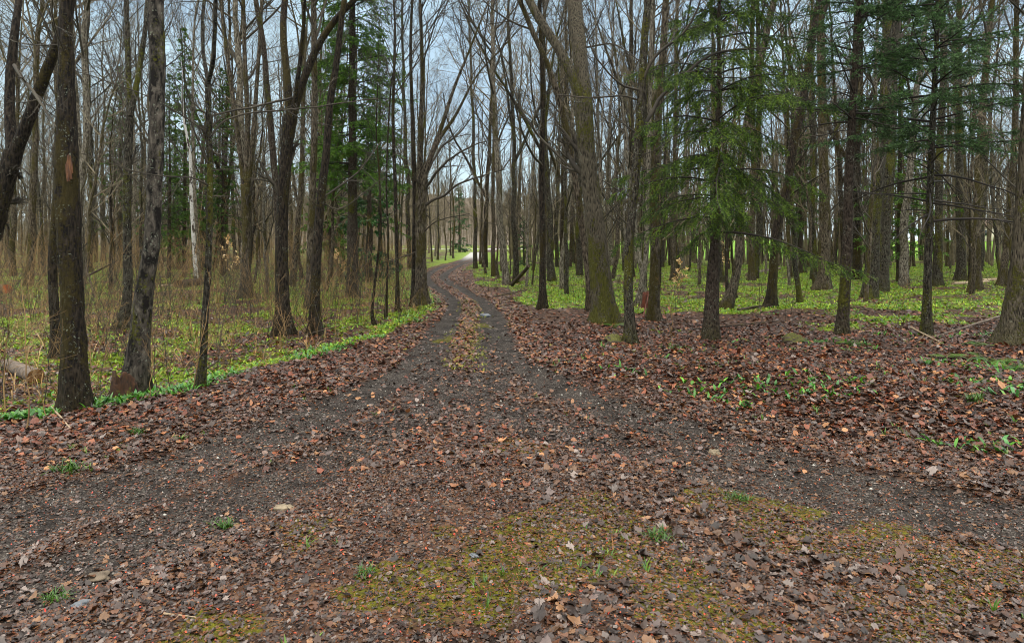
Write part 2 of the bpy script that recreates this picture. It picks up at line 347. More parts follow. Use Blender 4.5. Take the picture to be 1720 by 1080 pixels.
def attr_material(name, rough=0.6, spec=0.5, trans=0.0, coat=0):
    m, t, b = material(name)
    c = N(t, 'ShaderNodeVertexColor', layer_name='col').outputs['Color']
    t.links.new(c, b.inputs['Base Color']); b.inputs['Roughness'].default_value = rough; b.inputs['Specular IOR Level'].default_value = spec
    if trans:
        tr = N(t, 'ShaderNodeBsdfTranslucent'); t.links.new(c, tr.inputs[0]); ms = N(t, 'ShaderNodeMixShader'); ms.inputs[0].default_value = trans
        t.links.new(b.outputs[0], ms.inputs[1]); t.links.new(tr.outputs[0], ms.inputs[2]); t.links.new(ms.outputs[0], t.nodes['Material Output'].inputs[0])
    return m
LEAF = attr_material('dead_leaf', 0.42, 0.5, 0.1); GREENLEAF = attr_material('green_leaf', 0.35, 0.5, 0.25); NEEDLE = attr_material('conifer_needle', 0.5, 0.4, 0.12)
STONE = attr_material('pebble_stone', 0.55, 0.4)

# ------------------------------------------------------------------ ground and road
def build_ground():
    ys = np.concatenate([np.arange(-6, 1.5, 0.25), np.arange(1.5, 9, 0.05), np.arange(9, 16, 0.075), np.arange(16, 30, 0.15), np.arange(30, 60, 0.35), np.arange(60, 130, 1.2), np.arange(130, 420, 9), [460, 560, 800, 1500]])
    xp = np.concatenate([np.arange(0, 4, 0.06), np.arange(4, 10, 0.1), np.arange(10, 22, 0.3), np.arange(22, 60, 1.2), np.arange(60, 160, 5), np.arange(160, 500, 30), [560, 800, 1500]])
    xs = np.concatenate([-xp[:0:-1], xp])
    X, Y = np.meshgrid(xs, ys); x, y = X.ravel(), Y.ravel()
    tr = track(x, y); z = height(x, y)
    V = np.stack([x, y, z], 1)
    nx, ny = len(xs), len(ys); idx = np.arange(nx * ny).reshape(ny, nx)
    Q = np.stack([idx[:-1, :-1], idx[:-1, 1:], idx[1:, 1:], idx[1:, :-1]], -1).reshape(-1, 4)
    rd = road_d(x, y) + (vn2(x, y, 1.5, 2) - 0.5) * 0.5
    cross = (np.abs(y - 172) < 12) & (x < 8) & (x > -60)
    on = (rd < 1.15) & (y < 160) | cross
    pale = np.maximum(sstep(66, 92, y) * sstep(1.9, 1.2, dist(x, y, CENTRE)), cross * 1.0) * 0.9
    lawn = sstep(74, 84, y) * sstep(3, 9, x) * (1 - pale)
    lawn = np.maximum(lawn, sstep(55, 80, y) * sstep(1.4, 2.0, dist(x, y, CENTRE)) * sstep(5, 3, dist(x, y, CENTRE)) * 0.3)
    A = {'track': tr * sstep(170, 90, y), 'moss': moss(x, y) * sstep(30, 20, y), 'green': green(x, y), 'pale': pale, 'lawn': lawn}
    fon = on[Q].mean(1) > 0.5
    for name, sel in (('road', fon), ('ground', ~fon)):
        used = np.zeros(len(V), bool); used[Q[sel].ravel()] = True
        rem = np.cumsum(used) - 1
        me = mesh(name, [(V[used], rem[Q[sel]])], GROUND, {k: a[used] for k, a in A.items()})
        tag(link(name, me), kind='structure')
build_ground()

def build_hills():
    xs = np.linspace(-420, 260, 120); ys = np.linspace(300, 640, 40)
    X, Y = np.meshgrid(xs, ys); x, y = X.ravel(), Y.ravel()
    z = 40 * np.exp(-((x + 70) / 150) ** 2) * sstep(300, 560, y) + (vn1(x, y, 0.03, 4) - 0.5) * 14 * sstep(300, 420, y) - 1.5
    idx = np.arange(x.size).reshape(X.shape); Q = np.stack([idx[:-1, :-1], idx[:-1, 1:], idx[1:, 1:], idx[1:, :-1]], -1).reshape(-1, 4)
    m, t, b = material('bare_wooded_hillside'); P = N(t, 'ShaderNodeNewGeometry').outputs['Position']
    c = ramp(t, [(0.3, rgb(56, 50, 40)), (0.5, rgb(84, 74, 60)), (0.7, rgb(106, 95, 80))], noise(t, mapping(t, P, (1, 1, 0.25)), 0.35, 6, 0.7)); t.links.new(c, b.inputs['Base Color']); b.inputs['Roughness'].default_value = 1
    tag(link('hills', mesh('hills', [(np.stack([x, y, z], 1), Q)], m)), kind='structure')
    rng = np.random.default_rng(77); n = 3500
    px = rng.uniform(-330, 140, n); py = rng.uniform(310, 560, n)
    pz = 40 * np.exp(-((px + 70) / 150) ** 2) * sstep(300, 560, py) - 2
    Hh = rng.uniform(9, 16, n); P = np.stack([np.stack([px, py, pz], 1), np.stack([px + rng.normal(0, .4, n), py, pz + Hh * .6], 1), np.stack([px + rng.normal(0, .8, n), py, pz + Hh], 1)], 1)
    Rr = np.tile([0.18, 0.13, 0.04], (n, 1)); B, BR = kids(rng, P, Rr, 9, 0.3, 1, 0.7, 0.35, 0.7, 3, 0.1, 0.1, 0.07)
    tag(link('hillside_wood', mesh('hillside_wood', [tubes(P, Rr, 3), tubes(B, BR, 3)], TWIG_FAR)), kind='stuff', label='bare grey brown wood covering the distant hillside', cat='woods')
build_hills()

# ------------------------------------------------------------------ trees
def crown_geo(rng, P, Q, spec):
    """successive orders of branches on stems P (m,n,3)"""
    geo = []
    for (k, t0, t1, ang, lf, rf, n, trop, jit, sides, absl) in spec:
        P, Q = kids(rng, P, Q, k, t0, t1, ang, lf, rf, n, trop, jit, absl=absl)
        geo.append(tubes(P, Q, sides))
    return geo
def stem_radii(rng, n, s, r, z, flare, lump=0.05, lobes=5):
    """radius per ring and side with root flare and lumps"""
    a = np.arange(s) / s * 2 * math.pi
    ph = rng.uniform(0, 6.28, 8)
    lum = sum(np.sin(kk * a[None] + ph[i] + z[:, None] * rng.uniform(0.5, 2.4)) / (i + 1.5) for i, kk in enumerate((2, 3, 5, 7)))
    lum = lum + 0.5 * rng.normal(size=(n, s))
    fl = flare * np.exp(-np.maximum(z, 0) / 0.34)[:, None] * (0.75 + 0.6 * np.cos(lobes * a + ph[6])[None] + 0.3 * np.cos((lobes - 2) * a + ph[7])[None])
    return r[:, None] * (1 + lump * lum + np.maximum(fl, -0.05))
def resample(p, step):
    p = smooth_line(p, 8); d = np.r_[0, np.cumsum(np.linalg.norm(np.diff(p[:, :3], axis=0), axis=1))]
    n = max(4, int(d[-1] / step) + 1); s = np.linspace(0, d[-1], n)
    return np.stack([np.interp(s, d, p[:, i]) for i in range(p.shape[1])], 1)

HEROES = []      # (photo x at mid height, short name) to describe the wood behind
def trace(pts, D, drift=0.0):
    o = []
    for i, (px, py, wd) in enumerate(pts):
        Di = D * (1 + drift * i / max(1, len(pts) - 1)); x, y, z = at(px, py, Di); o.append((x, y, z, wd * .43 / F * Di))
    return np.array(o)
def hero(name, label, D, trunk, limbs=(), boughs=(), mat=BARK_DARK, twig=TWIG, seed=0, top=7.0, flare=0.7, lump=0.055, short=None, dens=1.0, low=6, cat='tree', group=None, lobes=5, wound=None, crown=True):
    """trunk, limbs: traced (x, y, width) in photo pixels at distance D; boughs: thin traced side branches"""
    rng = np.random.default_rng(seed + 100)
    T = trace(trunk, D); bx, by = T[0, 0], T[0, 1]; bz = hz(bx, by)
    root = empty(name, (bx, by, bz)); tag(root, label, cat, group)
    org = np.array([bx, by, bz, 0])
    T = T - org; T[0, 2] = min(T[0, 2], 0.0); T = np.vstack([[T[0, 0], T[0, 1], T[0, 2] - 0.22, T[0, 3]], T])
    ext_src = [T] if not limbs else []
    Ls = [trace(l, D, rng.uniform(-0.06, 0.06)) - org for l in limbs]
    ext_src += Ls
    geo = []; stems = []
    def extend(S):
        d = norm(S[-1, :3] - S[-2, :3]); Lx = top * rng.uniform(0.8, 1.2); q = S[-1, :3].copy(); r0 = S[-1, 3]; rows = []
        for j in range(1, 6):
            d = norm(d + np.array([0, 0, 0.06]) + rng.normal(0, 0.07, 3)); q = q + d * Lx / 5; rows.append([*q, r0 * (1 - 0.17 * j)])
        return np.vstack([S, rows])
    allS = []
    if not limbs: T = extend(T)
    allS.append((T, True))
    for L in Ls: allS.append((extend(L), False))
    for S, isT in allS:
        S2 = resample(S, 0.11); n = len(S2); s = 20 if S2[:, 3].max() > 0.09 else 12
        z = S2[:, 2] if isT else np.full(n, 9.0) + S2[:, 2]
        S2[:, :2] += np.cumsum(rng.normal(0, 0.0016, (n, 2)), 0) 
        geo.append(tubes(S2[None, :, :3], stem_radii(rng, n, s, S2[:, 3], z, flare, lump, lobes)[None], s))
        stems.append(S2)
    link('trunk', mesh('trunk', geo, mat), root)
    g = []
    for bh in boughs:
        Bt = trace(bh, D, rng.uniform(-0.12, 0.12)) - org; B2 = resample(Bt, 0.12)
        B2[1:, :3] += np.cumsum(rng.normal(0, 0.006, (len(B2) - 1, 3)), 0)
        g.append(tubes(B2[None, :, :3], B2[None, :, 3], 7))
        g += crown_geo(rng, B2[None, :, :3], np.maximum(B2[None, :, 3], .006), [(8, .25, 1, .75, .28, .6, 5, .05, .12, 4, None), (5, .2, 1, .7, .45, .6, 4, .04, .12, 3, None)])
    if crown:
        for si, S2 in enumerate(stems):
            isl = bool(limbs) and si > 0
            zz = S2[:, 2]; keep = S2[zz > max(2.2, zz.max() * 0.25)]
            if len(keep) < 8: continue
            keep = keep[np.linspace(0, len(keep) - 1, 24).astype(int)]
            K = max(5, int(14 * dens)) if not limbs else max(5, int((8 if isl else 2) * dens))
            g += crown_geo(rng, keep[None, :, :3], keep[None, :, 3], [(K, .35, 1, .62, .34, .45, 8, .11, .09, 6, None), (6, .2, 1, .65, .5, .6, 6, .08, .1, 4, None), (5, .2, 1, .62, .5, .6, 4, .05, .1, 3, None), (4, .2, 1, .6, .5, .65, 3, .04, .1, 3, None)])
            if low and not isl:
                g += crown_geo(rng, keep[None, :, :3], np.minimum(keep[None, :, 3], 0.024), [(low, 0, .8, 1.1, .22, .4, 6, .05, .12, 5, None), (5, .2, 1, .7, .4, .6, 4, .03, .12, 3, None), (3, .2, 1, .7, .5, .6, 3, .03, .12, 3, None)])
    if g: link('crown', mesh('crown', g, twig), root)
    if wound:
        (px, py, ww, hh) = wound; x, y, z = at(px, py, D); n = 9; a = np.linspace(0, 2 * math.pi, n, endpoint=False)
        # torn wood: a raised lens of splintered strips
        m, t, b = material('torn_wood'); Pp = N(t, 'ShaderNodeTexCoord').outputs['Object']
        t.links.new(ramp(t, [(.3, rgb(52, 30, 16)), (.55, rgb(104, 64, 34)), (.8, rgb(150, 104, 62))], noise(t, mapping(t, Pp, (30, 30, 4)), 1.5, 5)), b.inputs['Base Color'])
        rad = np.interp(z - bz, T[:, 2], T[:, 3]); cx = x - bx; sp = []
        for j in range(26):
            off = rng.uniform(-1, 1); h0 = rng.uniform(-1, 0.2); h1 = h0 + rng.uniform(.5, 1.2)
            xx = off * ww * (1 - abs(h0) * .4); yy = -math.sqrt(max(0.0005, rad ** 2 * 1.12 - xx ** 2)) 
            sp.append([[cx + xx, yy, z - bz + h0 * hh], [cx + xx * .9, yy - .012, z - bz + (h0 + h1) / 2 * hh], [cx + xx * .6, yy - rng.uniform(0, .03), z - bz + h1 * hh]])
        sp = np.array(sp); link('torn_wood', mesh('torn_wood', [tubes(sp, np.tile([.012, .011, .003], (len(sp), 1)), 5)], m), root)
    mid = T[len(T) // 2]
    HEROES.append(((bx / by) * F + CX, short or name))
    return root

# ---- left side of the track
hero('maple_tree', 'dark mossy tree forking low at the far left edge, its right limb leaning right', 9.0, [(-75, 610, 46), (-50, 500, 40), (-18, 400, 37), (5, 320, 34), (24, 255, 32)],
     [[(22, 262, 24), (17, 200, 18), (18, 130, 16), (27, 50, 14), (34, 0, 12)], [(24, 258, 26), (48, 200, 23), (72, 135, 20), (92, 85, 19), (108, 40, 15), (120, 0, 12)]], mat=BARK_DARK, seed=1, short='low forked edge tree', low=5,
     boughs=[[(24, 110, 7), (60, 160, 6), (98, 215, 3)]])
hero('maple_tree', 'thick dark flaky trunk with an orange torn wound in its bark', 8.25, [(127, 630, 46), (123, 590, 43), (120, 500, 41), (117, 400, 42), (113, 300, 41), (114, 200, 34), (113, 100, 28), (117, 0, 25)], mat=BARK_DARK, seed=2, flare=0.5, lump=0.07, short='wounded dark trunk', wound=(128, 285, .04, .17), low=4)
hero('bare_tree', 'thinner dark trunk pressed behind the wounded thick dark trunk', 12.0, [(96, 584, 19), (91, 520, 16), (88, 440, 16), (95, 330, 15), (103, 200, 13), (106, 100, 12), (104, 0, 10)], mat=BARK_DARK, seed=3, short='thin shadow trunk', low=4)
hero('bare_tree', 'straight dark tree with curved foot, forking into two stems high up', 15.8, [(204, 552, 19), (212, 520, 16), (215, 470, 16), (213, 400, 15), (214, 300, 15), (218, 200, 14)],
     [[(218, 205, 11), (215, 110, 10), (212, 0, 9)], [(219, 195, 11), (231, 135, 10), (244, 55, 9), (249, 0, 8)]], mat=BARK_LICHEN, seed=4, flare=0.8, short='curved foot tree')
hero('beech_tree', 'smooth grey trunk with dark blotches, leaning right beside the rotten stump', 9.2, [(229, 660, 42), (232, 610, 39), (240, 520, 35), (247, 470, 32), (257, 400, 30), (261, 300, 29), (265, 200, 29), (266, 100, 28), (264, 0, 27)], mat=BARK_GREY, seed=5, flare=0.5, lump=0.06, short='blotched grey trunk', low=3)
hero('bare_tree', 'slender speckled tree at the plant strip, forked high with long side boughs', 9.56, [(337, 648, 16), (342, 600, 13), (344, 540, 13), (350, 450, 12), (353, 350, 12), (352, 230, 11), (350, 140, 11)],
     [[(350, 142, 8), (341, 80, 7), (344, 0, 6)], [(350, 140, 9), (359, 95, 8), (362, 0, 7)]], boughs=[[(350, 228, 4), (330, 210, 3), (250, 162, 2.5), (105, 112, 1.6)], [(353, 230, 5), (372, 208, 4), (405, 194, 3.4), (500, 182, 3), (640, 168, 2)], [(352, 312, 3.4), (320, 300, 3), (250, 297, 2.4), (130, 262, 1.4)]], mat=BARK_LICHEN, seed=6, short='slender forked tree', low=5)
hero('maple_tree', 'olive mossy trunk splitting into three upright stems behind slender tree', 24.2, [(412, 500, 20), (414, 440, 18), (415, 370, 18), (413, 310, 19)],
     [[(410, 315, 10), (398, 220, 9), (383, 110, 7), (370, 0, 6)], [(413, 312, 11), (416, 200, 9), (412, 100, 8), (409, 0, 7)], [(416, 314, 10), (426, 210, 9), (433, 110, 7), (440, 0, 6)]], mat=BARK_FAR, seed=7, short='three stemmed tree')
hero('maple_tree', 'dark maple with a high fork, its heavy right limb sweeping towards the track', 15.5, [(475, 556, 29), (474, 500, 25), (474, 420, 24), (475, 340, 23), (482, 250, 24), (489, 195, 25)],
     [[(487, 205, 15), (483, 140, 14), (476, 60, 13), (479, 0, 12)], [(490, 200, 17), (508, 140, 16), (532, 82, 14), (562, 36, 12), (600, -4, 10)], [(491, 195, 9), (502, 120, 8), (510, 40, 7), (512, 0, 6)]], mat=BARK_DARK, seed=8, short='sweeping limb maple', low=6,
     boughs=[[(490, 165, 5), (420, 180, 4), (350, 195, 3)]])
hero('bare_tree', 'brown peeling trunk bending left just behind the maple with sweeping limb', 18.0, [(470, 530, 14), (470, 440, 13), (466, 360, 13), (458, 250, 12), (450, 160, 11), (443, 80, 10), (430, 0, 9)], mat=BARK_SPRUCE, seed=9, short='peeling bent trunk')
hero('bare_tree', 'straight dark trunk right of the sweeping maple, curving right near its top', 15.5, [(527, 556, 22), (529, 500, 18), (532, 420, 18), (538, 340, 17), (547, 260, 15), (553, 180, 14), (564, 110, 12), (578, 0, 10)], mat=BARK_DARK, seed=10, short='curving dark trunk', boughs=[[(545, 330, 4), (600, 290, 3), (640, 240, 2)], [(540, 340, 3), (575, 350, 2), (640, 300, 1.5)]])
hero('bare_tree', 'mossy upright trunk standing close behind the curving dark trunk', 21.0, [(519, 510, 15), (522, 420, 14), (526, 300, 13), (528, 180, 12), (527, 80, 11), (525, 0, 10)], mat=BARK_FAR, seed=11, short='upright mossy trunk')
hero('maple_tree', 'twin maple at the left bend of the track with a fan of limbs overhanging it', 21.6, [(708, 515, 27), (707, 480, 23), (707, 400, 21), (708, 320, 21), (709, 290, 22)],
     [[(706, 300, 12), (706, 230, 10), (709, 130, 8), (706, 0, 6)], [(711, 296, 12), (726, 255, 10), (744, 205, 8), (762, 150, 6), (790, 80, 4)], [(710, 300, 10), (735, 240, 8), (765, 195, 6), (800, 130, 4), (836, 90, 2.5)]],
     boughs=[[(711, 348, 6), (728, 336, 5.5), (748, 328, 4.5), (768, 312, 4), (800, 300, 3), (850, 285, 1.5)], [(712, 322, 6), (738, 285, 5), (775, 255, 3.5), (820, 235, 2), (850, 232, 1.2)], [(706, 420, 3), (680, 430, 2.4), (640, 440, 1.5)], [(714, 300, 5), (740, 250, 4), (772, 225, 3), (810, 170, 1.6)], [(712, 390, 3), (735, 372, 2.4), (790, 360, 1.2)]], mat=BARK_FAR, seed=12, dens=1.3, short='overhanging twin maple', top=5)
hero('bare_tree', 'narrow dark trunk touching the left side of the overhanging twin maple', 21.9, [(696, 514, 12), (696, 440, 11), (697, 350, 10), (693, 220, 8), (690, 100, 6), (692, 0, 5)], mat=BARK_DARK, seed=13, short='narrow twin trunk')
for i, (a, lab, D) in enumerate([
        ([(648, 532, 5), (650, 480, 4.5), (652, 400, 4), (650, 300, 3.5), (655, 180, 3)], 'thin straight dark pole tree between curving dark trunk and twin maple', 18.5),
        ([(629, 540, 6), (625, 522, 5), (633, 450, 4.5), (640, 380, 4), (636, 280, 3)], 'thin crooked pole tree kinked just above the ground', 17.0),
        ([(668, 520, 8), (667, 440, 7), (664, 330, 7), (660, 200, 6), (663, 80, 5)], 'thin grey pole tree just left of the twin maple', 20.0)]):
    hero('young_tree', lab, D, a, mat=BARK_DARK, seed=20 + i, short='pole tree', top=4, low=10, dens=.7, cat='young tree')
hero('birch_tree', 'white barked birch standing deep in the brush on the left', 33, [(330, 473, 8), (326, 420, 7), (322, 350, 6.5), (320, 270, 6), (316, 240, 5), (309, 200, 4), (307, 168, 3)], mat=BARK_BIRCH, seed=30, short='white birch', top=2, flare=.2, low=0)
hero('bare_tree', 'pale grey trunk beside the white birch', 34.5, [(335, 465, 7), (333, 410, 7), (328, 350, 7), (325, 270, 6), (324, 150, 5), (326, 60, 4)], mat=BARK_FAR2, seed=31, short='pale birch neighbour')

# ---- right side of the track
hero('bare_tree', 'slim dark trunk closest to the right edge of the track', 19.4, [(911, 526, 16), (911, 480, 13), (911, 400, 12), (909, 300, 11), (911, 200, 10), (910, 100, 9), (907, 0, 8)], mat=BARK_DARK, seed=40, short='slim trackside trunk', boughs=[[(912, 280, 5), (896, 262, 5), (880, 230, 4), (860, 160, 3), (835, 60, 2)]])
hero('maple_tree', 'largest maple with flared mossy roots and a heavy limb forking left', 16.0, [(1017, 550, 58), (1014, 515, 48), (1009, 470, 43), (1003, 400, 38), (996, 340, 35), (989, 280, 34), (984, 215, 34), (981, 175, 36)],
     [[(980, 195, 20), (962, 130, 19), (938, 82, 18), (912, 42, 17), (893, 8, 16), (880, -20, 15)], [(983, 190, 31), (976, 110, 29), (970, 50, 29), (964, 0, 28)]], mat=BARK_MAPLE, seed=41, flare=0.42, lump=0.035, short='largest flared maple', lobes=6, low=5, boughs=[[(985, 80, 4), (1030, 75, 3), (1075, 105, 2)]])
hero('bare_tree', 'slender trunk leaning left behind the largest maple', 18.2, [(992, 530, 13), (987, 460, 13), (977, 380, 13), (966, 300, 13), (952, 220, 12), (937, 160, 12), (918, 105, 11), (895, 55, 10), (872, 0, 9)], mat=BARK_FAR, seed=42, short='left leaning trunk', boughs=[[(962, 285, 5), (930, 255, 5), (905, 230, 4.5), (880, 190, 4), (860, 145, 3)]])
hero('bare_tree', 'lichen spotted dark tree beside a mossy stone, with long boughs spreading right', 12.9, [(1057, 587, 21), (1057, 550, 18), (1055, 480, 18), (1056, 410, 17), (1062, 350, 16), (1070, 250, 17), (1075, 180, 17), (1080, 100, 15), (1088, 0, 13)],
     boughs=[[(1074, 222, 8), (1092, 196, 8), (1112, 163, 7), (1150, 130, 6), (1200, 96, 5), (1290, 88, 3)], [(1078, 140, 6), (1100, 95, 6), (1140, 62, 5), (1165, 25, 4), (1178, -10, 3)], [(1070, 168, 4), (1040, 164, 3.5), (990, 170, 3), (930, 167, 2)], [(1074, 152, 5), (1040, 140, 4), (1000, 95, 3), (980, 40, 2)], [(1066, 222, 3), (1040, 205, 2.5), (1010, 185, 1.5)]], mat=BARK_LICHEN, seed=43, short='lichen spotted tree', low=5)
hero('bare_tree', 'straight brown mossy trunk with an old stub at its foot, right of lichen spotted tree', 16.6, [(1098, 546, 24), (1098, 520, 20), (1100, 450, 18), (1100, 350, 17), (1103, 250, 16), (1110, 150, 14), (1120, 0, 12)], mat=BARK_FAR, seed=44, short='stub footed trunk')
hero('bare_tree', 'curved trunk bowing right out of the ground behind the drooping spruce', 20.0, [(1217, 522, 19), (1226, 500, 17), (1238, 455, 15), (1243, 390, 14), (1241, 310, 14), (1254, 210, 13), (1277, 105, 13), (1300, 0, 12)], mat=BARK_FAR, seed=45, short='bowed trunk')
hero('maple_tree', 'dark kinked trunk leaning right between the drooping spruce and scaly trunk', 20.0, [(1293, 523, 19), (1298, 470, 17), (1301, 410, 16), (1308, 370, 16), (1325, 300, 15), (1334, 235, 16), (1347, 180, 15), (1357, 115, 14), (1370, 25, 12), (1376, 0, 11)], mat=BARK_DARK, seed=46, short='kinked dark trunk', boughs=[[(1345, 180, 6), (1318, 140, 4), (1285, 105, 2.5)], [(1360, 230, 3), (1400, 222, 2), (1430, 200, 1.2)]])
hero('maple_tree', 'stout brown trunk with buttressed foot behind the scaly brown trunk', 28.0, [(1381, 488, 27), (1384, 460, 22), (1385, 380, 20), (1383, 260, 18), (1381, 130, 16), (1378, 0, 14)], mat=BARK_FAR, seed=47, short='buttressed brown trunk')
hero('maple_tree', 'left and nearer of two thick lichen grey trunks standing close together', 24.0, [(1459, 503, 30), (1464, 460, 26), (1467, 390, 24), (1474, 300, 22), (1486, 200, 20), (1489, 100, 17), (1488, 0, 15)], mat=BARK_LICHEN, seed=48, flare=.2, short='left twin grey trunk')
hero('maple_tree', 'right and farther of two thick lichen grey trunks standing close together', 26.5, [(1480, 492, 26), (1483, 450, 22), (1488, 380, 20), (1494, 300, 18), (1499, 180, 17), (1502, 0, 14)], mat=BARK_LICHEN, seed=49, flare=.2, short='right twin grey trunk')
hero('maple_tree', 'wide ridged trunk at the right edge with spreading roots above the ferns', 12.4, [(1700, 592, 56), (1703, 560, 46), (1709, 500, 40), (1714, 440, 36), (1720, 360, 34), (1727, 260, 32), (1735, 130, 30), (1742, 0, 28)], mat=BARK_MAPLE, seed=50, flare=0.5, short='wide ridged edge trunk', lobes=5, low=4, boughs=[[(1722, 330, 4), (1690, 300, 3), (1650, 260, 2)]])
for i, (a, lab, D, mt) in enumerate([
        ([(1640, 484, 16), (1641, 420, 14), (1643, 300, 13), (1655, 130, 12), (1666, 0, 10)], 'mossy upright trunk in front of the distant pale house', 29, BARK_FAR),
        ([(1683, 478, 14), (1690, 420, 12), (1698, 330, 11), (1705, 200, 10), (1708, 0, 8)], 'leaning narrow trunk left of the wide ridged edge trunk', 31, BARK_FAR),
        ([(1615, 468, 17), (1614, 400, 15), (1612, 280, 14), (1610, 120, 12), (1612, 0, 10)], 'grey trunk with a swollen foot left of the pale house', 36, BARK_LICHEN),
        ([(1575, 477, 15), (1577, 400, 14), (1578, 280, 13), (1585, 120, 12), (1582, 0, 10)], 'grey trunk just behind the blue green fir', 31, BARK_LICHEN),
        ([(1262, 470, 12), (1263, 400, 11), (1266, 280, 10), (1262, 120, 9), (1265, 0, 8)], 'brown mid distance trunk right of the bowed trunk', 35, BARK_FAR),
        ([(945, 487, 9), (943, 440, 8), (951, 380, 8), (958, 310, 7), (962, 200, 6), (958, 60, 5)], 'pale leaning trunk between slim trackside trunk and left leaning trunk', 28, BARK_FAR2),
        ([(1132, 470, 10), (1130, 400, 9), (1133, 280, 8), (1136, 100, 7), (1138, 0, 6)], 'slim upright trunk left of the drooping spruce', 34, BARK_FAR),
        ([(1072, 512, 12), (1080, 470, 11), (1086, 420, 10), (1088, 330, 9), (1092, 180, 8), (1095, 0, 7)], 'grey leaning trunk peeping between lichen spotted tree and stub footed trunk', 21.5, BARK_FAR2)]):
    hero('bare_tree', lab, D, a, mat=mt, seed=60 + i, short=['mossy house trunk', 'leaning narrow trunk', 'swollen foot trunk', 'grey fir neighbour', 'brown middle trunk', 'pale leaning trunk', 'slim upright trunk', 'peeping grey trunk'][i])

# ---- conifers
def needles(rng, P, spacing, ln, wd, cols, spread=0.9, flat=0.5):
    """blades along twigs P (m,n,3)"""
    L = plen(P); cnt = np.maximum(2, (L / spacing).astype(int)); rep = np.repeat(np.arange(len(P)), cnt)
    t = rng.uniform(0.0, 1.0, len(rep)); Q = np.zeros(P.shape[:2]); 
    n = P.shape[1]; f = np.clip(t, 0, .999) * (n - 1); i = f.astype(int); wq = (f - i)[:, None]
    p = P[rep, i] * (1 - wq) + P[rep, i + 1] * wq; T = norm(P[rep, i + 1] - P[rep, i])
    z = rng.normal(size=(len(rep), 3)); z[:, 2] = z[:, 2] * flat + 0.12; perp = norm(z - (z * T).sum(-1, keepdims=True) * T)
    a = rng.uniform(0.5, 1.1, len(rep))[:, None] * spread; d = norm(np.cos(a) * T + np.sin(a) * perp)
    sd = norm(np.cross(d, rng.normal(size=d.shape))) * wd * 0.5; ll = ln * rng.uniform(.7, 1.25, len(rep))[:, None]
    V = np.stack([p - sd, p + sd, p + d * ll * 0.7 + sd * .9, p + d * ll, p + d * ll * 0.7 - sd * .9], 1).reshape(-1, 3)
    k = np.arange(len(rep))[:, None] * 5; Fc = k + np.array([[0, 1, 2, 3, 4]])
    c0 = np.array([rgb(*c) for c in cols]); ci = c0[rng.integers(0, len(c0), len(P))][rep] * rng.uniform(.75, 1.25, (len(rep), 1))
    return V, Fc, np.repeat(ci, 5, 0)
